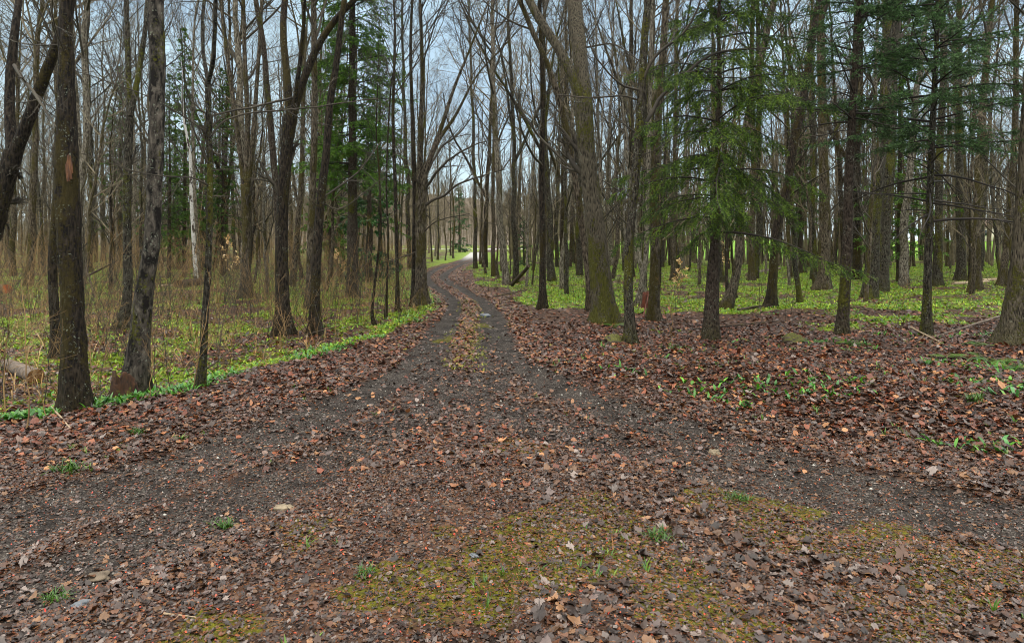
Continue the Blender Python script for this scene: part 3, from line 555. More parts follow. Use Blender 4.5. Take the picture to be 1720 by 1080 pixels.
def conifer_geo(rng, axis, z0, z1, Lmax, whorl, per, elev, droop, upt, tw_sp, tw_len, nd, cols, top_z, expo=0.8, bare_to=None, twd=0.25):
    """axis: (n,4) trunk polyline with z; returns wood geo list, needles"""
    zs = np.arange(z0, z1, whorl); B = []; BR = []; bare = []
    for z in zs:
        k = per + rng.integers(-2, 2); a0 = rng.uniform(0, 6.28)
        for j in range(max(2, k)):
            az_ = a0 + j * 6.283 / k + rng.normal(0, .25); zz = z + rng.normal(0, .6) * whorl
            c = [np.interp(zz, axis[:, 2], axis[:, q]) for q in (0, 1)]
            fr = np.clip((top_z - zz) / (top_z - z0), 0.02, 1); L = Lmax * fr ** expo * rng.choice([.45, .7, .85, 1.0, 1.2]) * rng.uniform(.8, 1.12) + 0.08
            el = elev + (1 - fr) * 0.7 + rng.normal(0, .17); p = np.array([c[0], c[1], zz]); d = np.array([math.cos(az_) * math.cos(el), math.sin(az_) * math.cos(el), math.sin(el)])
            pts = [p]; n = 9
            for s in range(n - 1):
                p = p + d * L / (n - 1); pts.append(p); u = s / (n - 1)
                d = norm(d + np.array([0, 0, (-droop if u < .55 else upt)]) + rng.normal(0, .06, 3))
            B.append(pts); BR.append(np.linspace(.006 + .0075 * L, .003, n)); bare.append(bare_to is not None and zz < bare_to)
    B = np.array(B); BR = np.array(BR); bare = np.array(bare)
    wood = [tubes(B, BR, 5)]
    if bare.any(): 
        b2, r2 = kids(rng, B[bare], BR[bare], 8, .3, 1, .8, .22, .6, 4, -.04, .1, .003); wood.append(tubes(b2, r2, 3))
    live = ~bare; P = B[live]; PR = BR[live]; Ls = plen(P)
    # side twigs in two ranks along each bough
    cnt = np.maximum(4, (Ls / tw_sp).astype(int)); rep = np.repeat(np.arange(len(P)), cnt); t = rng.uniform(.18, 1, len(rep))
    n = P.shape[1]; f = t * (n - 1) * .999; i = f.astype(int); wq = (f - i)[:, None]
    p = P[rep, i] * (1 - wq) + P[rep, i + 1] * wq; T = norm(P[rep, i + 1] - P[rep, i]); side = norm(np.cross(T, [0, 0, 1])) * rng.choice([-1, 1], len(rep))[:, None]
    L = (tw_len * (1.15 - .75 * t) * np.minimum(1, Ls[rep] / 1.0) * rng.uniform(.6, 1.2, len(rep)) + .05)[:, None]
    d = norm(T * .75 + side * rng.uniform(.6, 1, len(rep))[:, None] + np.array([0, 0, -twd]) + rng.normal(0, .12, p.shape)); pts = [p]
    for s in range(3): p = p + d * L / 3; pts.append(p); d = norm(d + np.array([0, 0, -twd * .6]) + rng.normal(0, .08, d.shape))
    TW = np.stack(pts, 1); wood.append(tubes(TW, np.tile([.003, .0025, .002, .0015], (len(TW), 1)), 3))
    TIP = P[:, 3:]; TIP = TIP[:, np.linspace(0, TIP.shape[1] - 1, 4).astype(int)]
    t2, _ = kids(rng, TW, np.full(TW.shape[:2], .002), 3, .25, .9, .75, .45, .7, 4, -.05, .06, .0015); wood.append(tubes(t2, np.tile([.002, .002, .0015, .001], (len(t2), 1)), 3))
    V, Fc, col = needles(rng, np.concatenate([TW, t2, TIP]), *nd, cols)
    return wood, (V, Fc, col)
GREEN_SPRUCE = [(58, 84, 10), (74, 104, 14), (40, 62, 12), (100, 126, 22)]; GREEN_DARK = [(36, 74, 28), (50, 90, 30), (30, 62, 30)]; BLUE_FIR = [(52, 84, 38), (72, 108, 54), (38, 66, 30), (88, 122, 68)]
def conifer(name, label, D, trunk, seed, short, zr, Lmax, cols, whorl=.3, per=5, elev=-.05, droop=.07, upt=.09, tw_sp=.05, tw_len=.42, nd=(.0085, .03, .0085), top=3.0, mat=BARK_SPRUCE, bare_to=None, ext=True, twd=.25, flare=.4, expo=.8):
    rng = np.random.default_rng(seed); T = trace(trunk, D); bx, by = T[0, 0], T[0, 1]; bz = hz(bx, by); root = empty(name, (bx, by, bz)); tag(root, label, 'conifer')
    T = T - np.array([bx, by, bz, 0]); T[0, 2] = min(T[0, 2], 0); T = np.vstack([[T[0, 0], T[0, 1], T[0, 2] - .2, T[0, 3]], T])
    T = np.vstack([T, [T[-1, 0] + .05, T[-1, 1], T[-1, 2] + top * .5, T[-1, 3] * .6], [T[-1, 0] + .07, T[-1, 1], T[-1, 2] + top, .006]])
    S = resample(T, .12); s = 18
    link('trunk', mesh('trunk', [tubes(S[None, :, :3], stem_radii(rng, len(S), s, S[:, 3], S[:, 2], flare, .05)[None], s)], mat), root)
    wood, (V, Fc, col) = conifer_geo(rng, S, zr[0], S[-1, 2] - .15, Lmax, whorl, per, elev, droop, upt, tw_sp, tw_len, nd, cols, S[-1, 2], bare_to=bare_to, twd=twd, expo=expo)
    link('branches', mesh('branches', wood, TWIG_DARK), root)
    link('foliage', mesh('foliage', [(V, Fc)], NEEDLE, {'col': col}), root)
    HEROES.append(((bx / by) * F + CX, short)); return root
conifer('spruce_tree', 'drooping green spruce with fresh hanging sprays low on its dark trunk', 13.5, [(1194, 578, 31), (1195, 530, 27), (1197, 470, 24), (1201, 400, 18), (1205, 300, 12), (1207, 150, 8), (1208, 0, 6)], 201, 'drooping spruce', (2.35, 0), 2.15, GREEN_SPRUCE, whorl=.33, per=6, elev=.08, droop=.13, upt=.04, tw_sp=.045, tw_len=.55, twd=.5, top=2.6, expo=.5)
conifer('spruce_tree', 'tall scaly brown conifer trunk with foliage only high up, left of twin grey trunks', 14.0, [(1414, 571, 24), (1416, 530, 20), (1420, 470, 19), (1424, 390, 18), (1426, 300, 17), (1431, 200, 15), (1437, 100, 13), (1441, 0, 12)], 202, 'scaly brown conifer', (4.2, 0), 2.0, BLUE_FIR, whorl=.38, per=6, elev=.05, droop=.04, upt=.05, top=5, tw_sp=.055, tw_len=.4, bare_to=4.5, twd=.12, expo=.6)
conifer('fir_tree', 'thin dark fir with bare dead whorls below its blue green boughs', 13.65, [(1557, 576, 20), (1557, 530, 17), (1558, 470, 15), (1560, 400, 13), (1563, 300, 12), (1567, 200, 11), (1572, 100, 9), (1575, 0, 8)], 203, 'blue green fir', (2.6, 0), 2.35, BLUE_FIR, whorl=.33, per=6, elev=-.05, droop=.03, upt=.075, top=4, tw_sp=.05, tw_len=.42, bare_to=3.75, mat=BARK_LICHEN, twd=.12, expo=.5)
conifer('spruce_tree', 'dense dark spruce filling the gap behind curving dark trunk left of the track', 25.0, [(592, 497, 22), (592, 400, 20), (592, 200, 15), (592, 0, 11)], 204, 'dense left spruce', (4.4, 0), 2.3, [(66, 104, 12), (86, 124, 16), (50, 82, 12)], whorl=.36, per=7, elev=-.1, droop=.05, upt=.07, tw_sp=.08, tw_len=.6, nd=(.018, .05, .02), top=6, twd=.3, expo=.45)
def far_conifer_proto(seed, H, Lmax, z0, cols):
    rng = np.random.default_rng(seed); S = np.stack([np.cumsum(rng.normal(0, .01, 30)), np.cumsum(rng.normal(0, .01, 30)), np.linspace(-.2, H, 30), np.linspace(.17, .01, 30)], 1)
    wood, (V, Fc, col) = conifer_geo(rng, S, z0, H - .2, Lmax, .5, 5, -.05, .05, .07, .16, .55, (.045, .11, .05), cols, H, twd=.3)
    return (mesh('trunk', [tubes(S[None, :, :3], S[None, :, 3], 8)], BARK_SPRUCE), mesh('branches', wood, TWIG_DARK), mesh('foliage', [(V, Fc)], NEEDLE, {'col': col}))
CONI = [far_conifer_proto(300, 20, 2.7, 2.0, [(72, 106, 22), (88, 122, 28), (54, 86, 20)]), far_conifer_proto(301, 17, 2.2, 4.0, GREEN_SPRUCE[:3]), far_conifer_proto(302, 7, 1.4, .5, GREEN_DARK)]
FAR = [(309, 38, 0, .70, 'tall narrow spruce with its tip against the blue patch of sky'), (284, 36, 1, .64, 'shorter spruce left of the tall narrow spruce'), (374, 40, 1, .72, 'dark spruce right of the slender forked tree, deep in the wood'), (640, 38, 1, .8, 'dark spruce behind the pole trees near the left track edge'),
       (772, 118, 2, 1.7, 'small dark spruce at the left of the far end of the track'), (300, 48, 2, 1.0, 'young spruce at the foot of the white birch'), (346, 50, 2, 1.1, 'young spruce just behind the slender forked tree'), (556, 36, 0, .72, 'dark spruce between sweeping maple and dense left spruce'), (620, 33, 2, 1.2, 'young spruce below the dense left spruce'),
       (880, 55, 2, .6, 'small green spruce beside the slim trackside trunk'), (948, 60, 2, .5, 'tiny green spruce in the wood left of the largest maple'), (1345, 42, 1, .75, 'dark spruce behind the kinked dark trunk'), (1510, 34, 0, .85, 'dark spruce behind the twin grey trunks'), (1100, 60, 1, .9, 'dark spruce deep in the wood behind the stub footed trunk'), (200, 58, 1, 1.0, 'dark spruce deep in the brush left of blotched grey trunk')]
rr = random.Random(5)
for px, D, k, s, lab in FAR:
    x = (px - CX) / F * D; root = empty('spruce_tree', (x, D, hz(x, D))); root.scale = (s, s, s); root.rotation_euler = (0, 0, rr.uniform(0, 6)); tag(root, lab, 'conifer', 'dark conifers among the bare trees')
    for nm, me in zip(('trunk', 'branches', 'foliage'), CONI[k]): link(nm, me, root)

# ---- the bare wood behind: prototypes, then copies
def bare_proto(seed, H, r, t0, far=False, mat=BARK_FAR, twig=TWIG, fork=False):
    rng = np.random.default_rng(seed); n = 34; z = np.linspace(-.2, H, n)
    S = np.stack([np.cumsum(rng.normal(0, .035, n)) + rng.uniform(-.03, .03) * z, np.cumsum(rng.normal(0, .035, n)), z], 1); rad = r * (1 - .82 * np.clip(z, 0, H) / H) 
    geo = [tubes(S[None], stem_radii(rng, n, 10, rad, z, .5, .05)[None], 10)]
    if fork:
        p, q = kids(rng, S[None], rad[None], 2, t0 * .7, t0 * 1.1, .35, .55, .75, 14, .05, .05); geo.append(tubes(p, q, 8)); P = np.concatenate([S[np.linspace(8, n - 1, 14).astype(int)][None], p]); Q = np.concatenate([rad[np.linspace(8, n - 1, 14).astype(int)][None], q])
    else: P, Q = S[None], rad[None]
    m = P.shape[0]; g = crown_geo(rng, P, Q, [(int(16 / m) + 2, t0 if not fork else .2, 1, .62, .30, .5, 8, .11, .08, 5, None), (6, .2, 1, .58, .5, .6, 6, .09, .1, 4, None), (5, .2, 1, .55, .5, .65, 4, .06, .1, 3, None), (4, .2, 1, .6, .55, .7, 3, .03, .1, 3, None)])
    g += crown_geo(rng, S[None], np.minimum(rad[None], .03), [(8, .12, t0 + .1, 1.2, .10, .5, 6, .06, .1, 4, None), (5, .2, 1, .7, .45, .65, 4, .04, .1, 3, None), (3, .2, 1, .7, .5, .7, 3, .03, .1, 3, None)])
    return mesh('trunk', geo, mat), mesh('crown', g, twig)
def pole_proto(seed, H, r, mat=BARK_FAR, twig=TWIG):
    rng = np.random.default_rng(seed); n = 22; z = np.linspace(-.15, H, n)
    S = np.stack([np.cumsum(rng.normal(0, .04, n)), np.cumsum(rng.normal(0, .04, n)), z], 1); rad = r * (1 - .85 * np.clip(z, 0, H) / H) + .003
    g = crown_geo(rng, S[None], rad[None], [(13, .2, 1, .75, .24, .55, 7, .09, .1, 4, None), (5, .2, 1, .65, .48, .65, 5, .06, .1, 3, None), (4, .2, 1, .65, .5, .7, 3, .03, .1, 3, None)])
    return mesh('trunk', [tubes(S[None], stem_radii(rng, n, 8, rad, z, .35, .04)[None], 8)], mat), mesh('crown', g, twig)
BIG = [bare_proto(400 + i, 17 + 1.0 * i, (.115 + .012 * (i % 5)), .34 + .03 * (i % 4), mat=(BARK_FAR, BARK_LICHEN, BARK_FAR2, BARK_FAR, BARK_DARK, BARK_FAR, BARK_LICHEN)[i], twig=(TWIG, TWIG_FAR)[i % 2], fork=(i % 3 == 1)) for i in range(7)]
POLE = [pole_proto(420 + i, 7 + 1.2 * i, .045 + .008 * i, (BARK_FAR, BARK_DARK, BARK_FAR2, BARK_FAR, BARK_LICHEN)[i], (TWIG, TWIG_FAR, TWIG, TWIG_FAR, TWIG)[i]) for i in range(5)]
rng = np.random.default_rng(11)
HX = [((px / 1), s) for px, s in HEROES]
spots = []
def ok(x, y, gap):
    if dist(np.array([x]), np.array([y]), CENTRE)[0] < (4.5 if y > 26 else 2.4): return False
    return all((x - a) ** 2 + (y - b) ** 2 > gap * gap for a, b, *_ in spots)
ROADSIDE = [(800, 452), (819, 462), (829, 466), (838, 470), (852, 478), (868, 474), (881, 484), (893, 478), (926, 474), (762, 434), (748, 437), (736, 436), (724, 440), (713, 443), (806, 444), (814, 450), (843, 458), (858, 462), (757, 430), (701, 447), (690, 452)]
for px, py in ROADSIDE:
    x, y, _ = at(px, py); spots.append((x, y, 'big' if (px + py) % 3 else 'pole'))
tries = 0
while len(spots) < 205 and tries < 20000:
    tries += 1
    left = rng.random() < 0.50
    D = math.sqrt(rng.uniform(25 ** 2, (105 if left else 76) ** 2)); px = rng.uniform(-140, 790) if left else rng.uniform(800, 1860); x = (px - CX) / F * D
    if not left and x > 10 and D > 74: continue
    if ok(x, D, 1.7): spots.append((x, D, 'big'))
nbig = len(spots); tries = 0
while len(spots) < nbig + 260 and tries < 20000:
    tries += 1
    left = rng.random() < 0.36
    D = math.sqrt(rng.uniform(22 ** 2, (70 if left else 76) ** 2)); px = rng.uniform(-100, 770) if left else rng.uniform(815, 1830); x = (px - CX) / F * D
    if ok(x, D, 1.0): spots.append((x, D, 'pole'))
HS = sorted(HEROES); ORD = ['first', 'second', 'third', 'fourth', 'fifth', 'sixth', 'seventh', 'eighth', 'ninth', 'tenth', 'eleventh', 'twelfth', 'thirteenth', 'fourteenth', 'fifteenth', 'sixteenth', 'seventeenth', 'eighteenth', 'nineteenth', 'twentieth']
HS = [h for i, h in enumerate(HS) if h[1] != 'pole tree' and (i == 0 or h[0] - HS[i - 1][0] > 6)]
count = {}
for x, y, kind in sorted(spots, key=lambda s: s[0] / s[1]):
    px = x / y * F + CX; j = sum(h[0] < px for h in HS)
    a = HS[j - 1][1] if j > 0 else 'the left edge'; b = HS[j][1] if j < len(HS) else 'the right edge'
    key = (kind, j); c = count.get(key, 0); count[key] = c + 1
    big = kind == 'big'; P = BIG if big else POLE; k = int(rng.integers(0, len(P)))
    o = ORD[c] if c < 20 else ('twenty ' + ORD[c - 20] if c < 39 else 'last')
    root = empty('bare_tree' if big else 'young_tree', (x, y, hz(x, y))); s = rng.uniform(.85, 1.2)
    root.scale = (s * rng.uniform(.9, 1.3), s * rng.uniform(.9, 1.3), s); root.scale[1] = root.scale[0]
    root.rotation_euler = (rng.normal(0, .03 if big else .055), rng.normal(0, .035 if big else .06), rng.uniform(0, 6.28))
    tag(root, f"{'bare tree' if big else 'thin young tree'}, {o} from left between {a} and {b}", 'tree' if big else 'young tree', 'bare trees deeper in the wood' if big else 'thin young trees in the wood')
    for nm, me in zip(('trunk', 'crown'), P[k]): link(nm, me, root)

def far_trunks():
    rng = np.random.default_rng(32); n = 330; D = rng.uniform(52, 82, n); px = rng.uniform(830, 1800, n); x = (px - CX) / F * D; k = road_d(x, D) > 3.5; x, D = x[k], D[k]; n = len(x); z = height(x, D) - .1; H = rng.uniform(8, 15, n); m = 7
    w_ = np.cumsum(rng.normal(0, .12, (n, m, 2)), 1); P = np.stack([np.stack([x + w_[:, j, 0], D + w_[:, j, 1], z + H * j / (m - 1)], 1) for j in range(m)], 1); Rr = rng.uniform(.05, .13, n)[:, None] * np.linspace(1, .25, m)[None]
    a, ar = kids(rng, P, Rr, 9, .25, 1, .6, .25, .5, 5, .1, .08, .01); b, br = kids(rng, a, ar, 5, .2, 1, .65, .5, .7, 4, .07, .1, .008)
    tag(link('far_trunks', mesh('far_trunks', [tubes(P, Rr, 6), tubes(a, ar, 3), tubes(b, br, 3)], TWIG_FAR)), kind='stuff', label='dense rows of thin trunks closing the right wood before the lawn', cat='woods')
far_trunks()
def far_wood():
    rng = np.random.default_rng(31); n = 480
    D = rng.uniform(98, 175, n); px = np.where(rng.random(n) < .8, rng.uniform(-150, 745, n), rng.uniform(840, 1150, n)); D = np.where(px > 800, rng.uniform(120, 200, n), D)
    x = (px - CX) / F * D; z = height(x, D); H = rng.uniform(11, 20, n); m = 7
    P = np.stack([np.stack([x + rng.normal(0, .12, n) * j, D + 0 * x, z + H * j / (m - 1)], 1) for j in range(m)], 1); Rr = rng.uniform(.1, .2, n)[:, None] * np.linspace(1, .2, m)[None]
    a, ar = kids(rng, P, Rr, 10, .3, 1, .65, .28, .5, 5, .1, .08, .02); b, br = kids(rng, a, ar, 5, .2, 1, .65, .5, .7, 4, .07, .1, .02)
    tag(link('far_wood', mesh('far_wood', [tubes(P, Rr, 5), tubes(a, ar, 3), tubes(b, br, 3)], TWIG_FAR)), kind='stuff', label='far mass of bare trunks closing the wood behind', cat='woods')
far_wood()

# ------------------------------------------------------------------ undergrowth and ground cover
def area(rng, n, xr, yr):
    """n points with density falling with distance (uniform in the view)"""
    D = 1 / rng.uniform(1 / yr[1], 1 / yr[0], n); px = rng.uniform(*xr, n); return (px - CX) / F * D, D
def undergrowth():
    rng = np.random.default_rng(41)
    def stems(x, y, h, r, k, mat, name, label, cols=None):
        n = len(x); z = height(x, y) - .03; m = 6; lean = rng.normal(0, .28, (n, 2)); P = np.stack([np.stack([x + lean[:, 0] * h * (j / 5) ** 1.5, y + lean[:, 1] * h * (j / 5) ** 1.5, z + h * j / 5], 1) for j in range(m)], 1)
        P[:, 1:, :2] += np.cumsum(rng.normal(0, .02, (n, m - 1, 2)), 1); Rr = r[:, None] * np.linspace(1, .4, m)[None]
        a, ar = kids(rng, P, Rr, k, .25, 1, .65, .33, .7, 4, .07, .1, .0025); b, br = kids(rng, a, ar, 3, .3, 1, .6, .5, .8, 3, .05, .1, .002)
        tag(link(name, mesh(name, [tubes(P, Rr, 4), tubes(a, ar, 3), tubes(b, br, 3)], mat)), kind='stuff', label=label, cat='undergrowth')
    D = np.sqrt(rng.uniform(8 ** 2, 58 ** 2, 8000)); px = rng.uniform(-120, 735, 8000); keepn = rng.random(8000); x = (px - CX) / F * D
    k = (into_left(x, D) > .8) & (vn3(x, D, .35, 3) * .6 + vn2(x, D, 1.3, 2) * .5 > .29 + .42 * keepn); x, D = x[k], D[k]; h = rng.uniform(.25, 1.25, len(x)) * (.6 + 1.1 * vn1(x, D, .5, 2)) * (1 + .7 * (D > 22)) * (1 + .9 * (rng.random(len(x)) < .08))
    kk = (D < 24) | (rng.random(len(x)) < .5); x, D, h = x[kk], D[kk], h[kk]; stems(x, D, h, rng.uniform(.003, .006, len(x)) * (1 + .5 * (D > 22)), 5, TWIG_BROWN, 'undergrowth', 'thicket of brown leafless stems filling the left wood')
    n = 850; D = np.sqrt(rng.uniform(6.8 ** 2, 26 ** 2, n)); px = rng.uniform(-60, 720, n); x = (px - CX) / F * D; k = (into_left(x, D) > .5) & (vn2(x, D, .6, 2) > .36); x, D = x[k], D[k]
    stems(x, D, rng.uniform(.5, 2.1, len(x)), rng.uniform(.003, .0075, len(x)), 6, TWIG, 'saplings', 'tangle of thin dark bare saplings in the left wood')
    n = 1300; D = np.sqrt(rng.uniform(6.8 ** 2, 32 ** 2, n)); px = rng.uniform(-60, 730, n); x = (px - CX) / F * D; k = (into_left(x, D) > .4) & (vn1(x, D, .9, 3) > .46); x, D = x[k], D[k]; L = rng.uniform(.2, .6, len(x)); v = blades(rng, x, D, 5, L, L * .02 + .003, [(150, 118, 62), (124, 92, 48), (172, 142, 88)], (.7, 1.5))
    tag(link('dry_grass', mesh('dry_grass', [(v[0], v[1])], LEAF, {'col': v[2]})), kind='stuff', label='tawny dry grass stalks among the green herbs of the left wood', cat='grass')
    D = np.sqrt(rng.uniform(15 ** 2, 60 ** 2, 900)); px = rng.uniform(830, 1800, 900); x = (px - CX) / F * D; k = road_d(x, D) > 2.2; x, D = x[k], D[k]
    stems(x, D, rng.uniform(.4, 1.6, len(x)), rng.uniform(.003, .006, len(x)), 4, TWIG, 'brushwood', 'sparse leafless stems between the trunks of the right wood')
def blades(rng, x, y, per, ln, wd, cols, lift=(.5, 1.1), fold=.25, seg=3):
    """tufts of arching leaves; returns V,F,col"""
    n = len(x); z = height(x, y); rep = np.repeat(np.arange(n), per); N_ = len(rep)
    az_ = rng.uniform(0, 6.283, N_); el = rng.uniform(*lift, N_); L = ln[rep] * rng.uniform(.6, 1.15, N_); W = wd[rep] * rng.uniform(.7, 1.2, N_)
    base = np.stack([x[rep] + rng.normal(0, .008, N_), y[rep] + rng.normal(0, .008, N_), z[rep] - .008], 1)
    hd = np.stack([np.cos(az_), np.sin(az_), 0 * az_], 1); sd = np.stack([-np.sin(az_), np.cos(az_), 0 * az_], 1); pts = []
    prof = [.25, .95, .8, .05] if seg == 3 else [.5, 1, .05]; p = base; V = []
    for j in range(seg + 1):
        V += [p - sd * (W * prof[j] / 2)[:, None], p + sd * (W * prof[j] / 2)[:, None]]
        p = p + (hd * np.cos(el)[:, None] + np.array([0, 0, 1]) * np.sin(el)[:, None]) * (L / seg)[:, None]; el = el - rng.uniform(.15, .6, N_)
    V = np.stack(V, 1); k = V.shape[1]; o = np.arange(N_)[:, None] * k; Fc = np.concatenate([o + np.array([[2 * j, 2 * j + 1, 2 * j + 3, 2 * j + 2]]) for j in range(seg)])
    c0 = np.array([rgb(*c) for c in cols]); c = c0[rng.integers(0, len(c0), N_)] * rng.uniform(.75, 1.25, (N_, 1)); return V.reshape(-1, 3), Fc, np.repeat(c, k, 0)
undergrowth()
LEEK = [(60, 118, 24), (78, 140, 30), (44, 96, 28), (100, 154, 48), (74, 128, 66)]; HERB = [(112, 152, 6), (142, 176, 10), (88, 126, 8), (156, 176, 30), (122, 116, 20), (92, 78, 30)]
def ground_cover():
    rng = np.random.default_rng(51); gx, gy = [], []
    # the strip of broad leaves along the left edge
    E = smooth_line(EDGE_L[1:12], 30); i = rng.integers(0, len(E), 2300); x = E[i, 0] - np.abs(rng.normal(.1, .3 + .02 * np.maximum(E[i, 1] - 8, 0), 2300)) * np.minimum(1.6, .5 + vn1(E[i, 0], E[i, 1], .8, 2) * 1.6) + .08; y = E[i, 1] + rng.normal(0, .18, 2300)
    k = (road_d(x, y) > .9) & (vn2(x, y, 1.4, 3) + .05 * (y > 8.5) > .49); x, y = x[k], y[k]
    s = rng.uniform(.05, .15, len(x)); g = [blades(rng, x, y, 3, s, s * .24, LEEK + [(118, 160, 100)], (.4, 1.3))]
    V = g[0]; tag(link('wild_leeks', mesh('wild_leeks', [(V[0], V[1])], GREENLEAF, {'col': V[2]})), kind='stuff', label='strip of bright green broad leaves along the left track edge', cat='plants')
    def cover(name, n, xr, yr, cond, ln, per, cols, label, wr=.3, lift=(.3, 1.0)):
        D = np.sqrt(rng.uniform(yr[0] ** 2, yr[1] ** 2, n)); px = rng.uniform(*xr, n); x = (px - CX) / F * D
        k = cond(x, D); x, D = x[k], D[k]; s = rng.uniform(*ln, len(x)); v = blades(rng, x, D, per, s, s * wr, cols, lift, seg=2)
        tag(link(name, mesh(name, [(v[0], v[1])], GREENLEAF, {'col': v[2]})), kind='stuff', label=label, cat='plants')
    cover('woodland_herbs', 130000, (-120, 760), (6.5, 48), lambda x, y: (into_left(x, y) > .1) & (green(x, y) > rng.uniform(.15, .9, len(x))), (.045, .12), 4, HERB + HERB + LEEK[:2], 'low green herbs on the floor of the left wood')
    cover('woodland_herbs', 150000, (760, 1860), (8.5, 60), lambda x, y: (x > -4) & (road_d(x, y) > 1.0) & (green(x, y) > rng.uniform(.15, .95, len(x))), (.05, .13), 4, LEEK[:2] + HERB, 'low green leaves carpeting the right wood')
    cover('grass', 2600, (-60, 1800), (3.0, 14), lambda x, y: (green(x, y) < .3) & (track(x, y) < .4) & (vn2(x + 7, y, .9, 3) > .60), (.04, .10), 5, [(80, 120, 30), (64, 108, 30), (100, 130, 40)], 'scattered green grass sprigs in the leaf litter', .12, (.6, 1.4))
    n = 2600; D = rng.uniform(6, 14, n); px = rng.uniform(1000, 1780, n); x = (px - CX) / F * D; k = (road_d(x, D) > 1.0) & (vn3(x, D, .8, 3) > .56); x, D = x[k], D[k]; s = rng.uniform(.07, .15, len(x)); v = blades(rng, x, D, 2, s, s * .28, LEEK, (.6, 1.3))
    tag(link('leaf_shoots', mesh('leaf_shoots', [(v[0], v[1])], GREENLEAF, {'col': v[2]})), kind='stuff', label='scattered green shoots on the right leaf bank', cat='plants')
    n = 700; D = rng.uniform(10.5, 24, n); x = np.interp(D, CENTRE[::-1, 1], CENTRE[::-1, 0]) + rng.normal(.02, .2, n); k = vn2(x, D * .6, 1.5, 3) > .47; x, D = x[k], D[k]; s = rng.uniform(.04, .09, len(x)); v = blades(rng, x, D, 7, s, s * .16, [(122, 128, 20), (98, 112, 18), (140, 136, 34)], (.3, 1.2), seg=2)
    tag(link('grass', mesh('grass', [(v[0], v[1])], GREENLEAF, {'col': v[2]})), kind='stuff', label='yellow green grass on the strip between the wheel tracks', cat='grass')
    # moss pile
    n = 60000; D = 1 / rng.uniform(1 / 7.5, 1 / 2.6, n); px = rng.uniform(-40, 1760, n); x = (px - CX) / F * D; k = moss(x, D) * (.2 + 1.1 * vn1(x, D, 7, 3)) > rng.uniform(.35, 1.1, n); x, D = x[k], D[k]; s = rng.uniform(.008, .024, len(x))
    v = blades(rng, x, D, 3, s, s * .5, [(92, 96, 9), (110, 110, 12), (72, 80, 9), (112, 86, 20)], (.4, 1.4), seg=2); tag(link('moss', mesh('moss', [(v[0], v[1])], GREENLEAF, {'col': v[2]})), kind='stuff', label='yellow green moss patches between the wet leaves', cat='moss')
ground_cover()

# ---- dead leaves
MAPLE_O = np.array([(0, -.02), (.16, -.10), (.42, -.18), (.34, .06), (.62, .22), (.44, .30), (.40, .44), (.24, .42), (.26, .62), (.12, .72), (0, 1.0), (-.12, .72), (-.26, .62), (-.24, .42), (-.40, .44), (-.44, .30), (-.62, .22), (-.34, .06), (-.42, -.18), (-.16, -.10)])
OVAL_O = np.array([(0, -.05), (.2, .1), (.32, .4), (.24, .72), (0, 1.0), (-.22, .74), (-.32, .42), (-.2, .1)])
BIT_O = np.array([(-.4, -.2), (.3, -.3), (.5, .2), (.1, .5), (-.45, .3)])
def leaves(rng, x, y, size, outline, pal, lift, curl, tilt):
    n = len(x); k = len(outline); az_ = rng.uniform(0, 6.283, n); s = size[:, None]
    rad = np.linalg.norm(outline - [0, .35], axis=1, keepdims=True); rnd = (outline - [0, .35]) / rad * .5 + [0, .35]; bl = rng.uniform(.3, .9, (n, 1, 1)); o = (outline[None] * (1 - bl) + rnd[None] * bl) * (1 + rng.normal(0, .14, (n, k, 2))); o = np.concatenate([np.tile([[[0, .3]]], (n, 1, 1)), o], 1)
    u = o[..., 0] * s * rng.uniform(.75, 1.1, (n, 1)); v = (o[..., 1] - .3) * s
    r2 = (u ** 2 + v ** 2) / s ; ca = rng.normal(curl, .5, (n, 1)); cb = rng.normal(0, .7, (n, 1)); cc = rng.normal(0, .6, (n, 1))
    wv = ca * r2 * .8 + cb * u * np.abs(u) / s + cc * u * v / s + rng.normal(0, .035, u.shape) * s
    tx = rng.normal(0, tilt, (n, 1)); ty = rng.normal(0, tilt, (n, 1)); wv = wv + u * tx + v * ty
    c, sn = np.cos(az_)[:, None], np.sin(az_)[:, None]; X = x[:, None] + u * c - v * sn; Y = y[:, None] + u * sn + v * c
    z0 = height(x, y) + rng.uniform(*lift, n); wv = wv - np.minimum(wv.min(1, keepdims=True) + .012, 0); Z = z0[:, None] + wv
    V = np.stack([X, Y, Z], -1).reshape(-1, 3); b = np.arange(n)[:, None, None] * (k + 1); j = np.arange(k); tri = np.stack([0 * j, 1 + j, 1 + (j + 1) % k], 1)[None]; Fc = (b + tri).reshape(-1, 3)
    cc = pal[rng.integers(0, len(pal), n)] * rng.uniform(.38, 1.3, (n, 1)) * np.array([1, .98, .92]); col = np.repeat(cc[:, None], k + 1, 1) * (1 + rng.normal(0, .08, (n, k + 1, 1))); col[:, 0] *= .8
    return V, Fc, col.reshape(-1, 3)
P_WET = np.array([rgb(*c) for c in [(40, 28, 22), (58, 43, 37), (80, 66, 63), (98, 84, 82), (72, 48, 34), (102, 70, 48), (46, 34, 29), (124, 112, 108), (88, 54, 32), (126, 92, 64), (66, 50, 44)]])
P_RUST = np.array([rgb(*c) for c in [(116, 52, 24), (84, 38, 20), (140, 72, 32), (62, 34, 24), (150, 92, 48), (100, 70, 56), (124, 58, 22), (48, 28, 20), (166, 114, 68), (112, 90, 82), (74, 42, 28)]])
P_RUST = P_RUST * .86 + P_RUST.mean(1, keepdims=True) * np.array([.17, .14, .11])
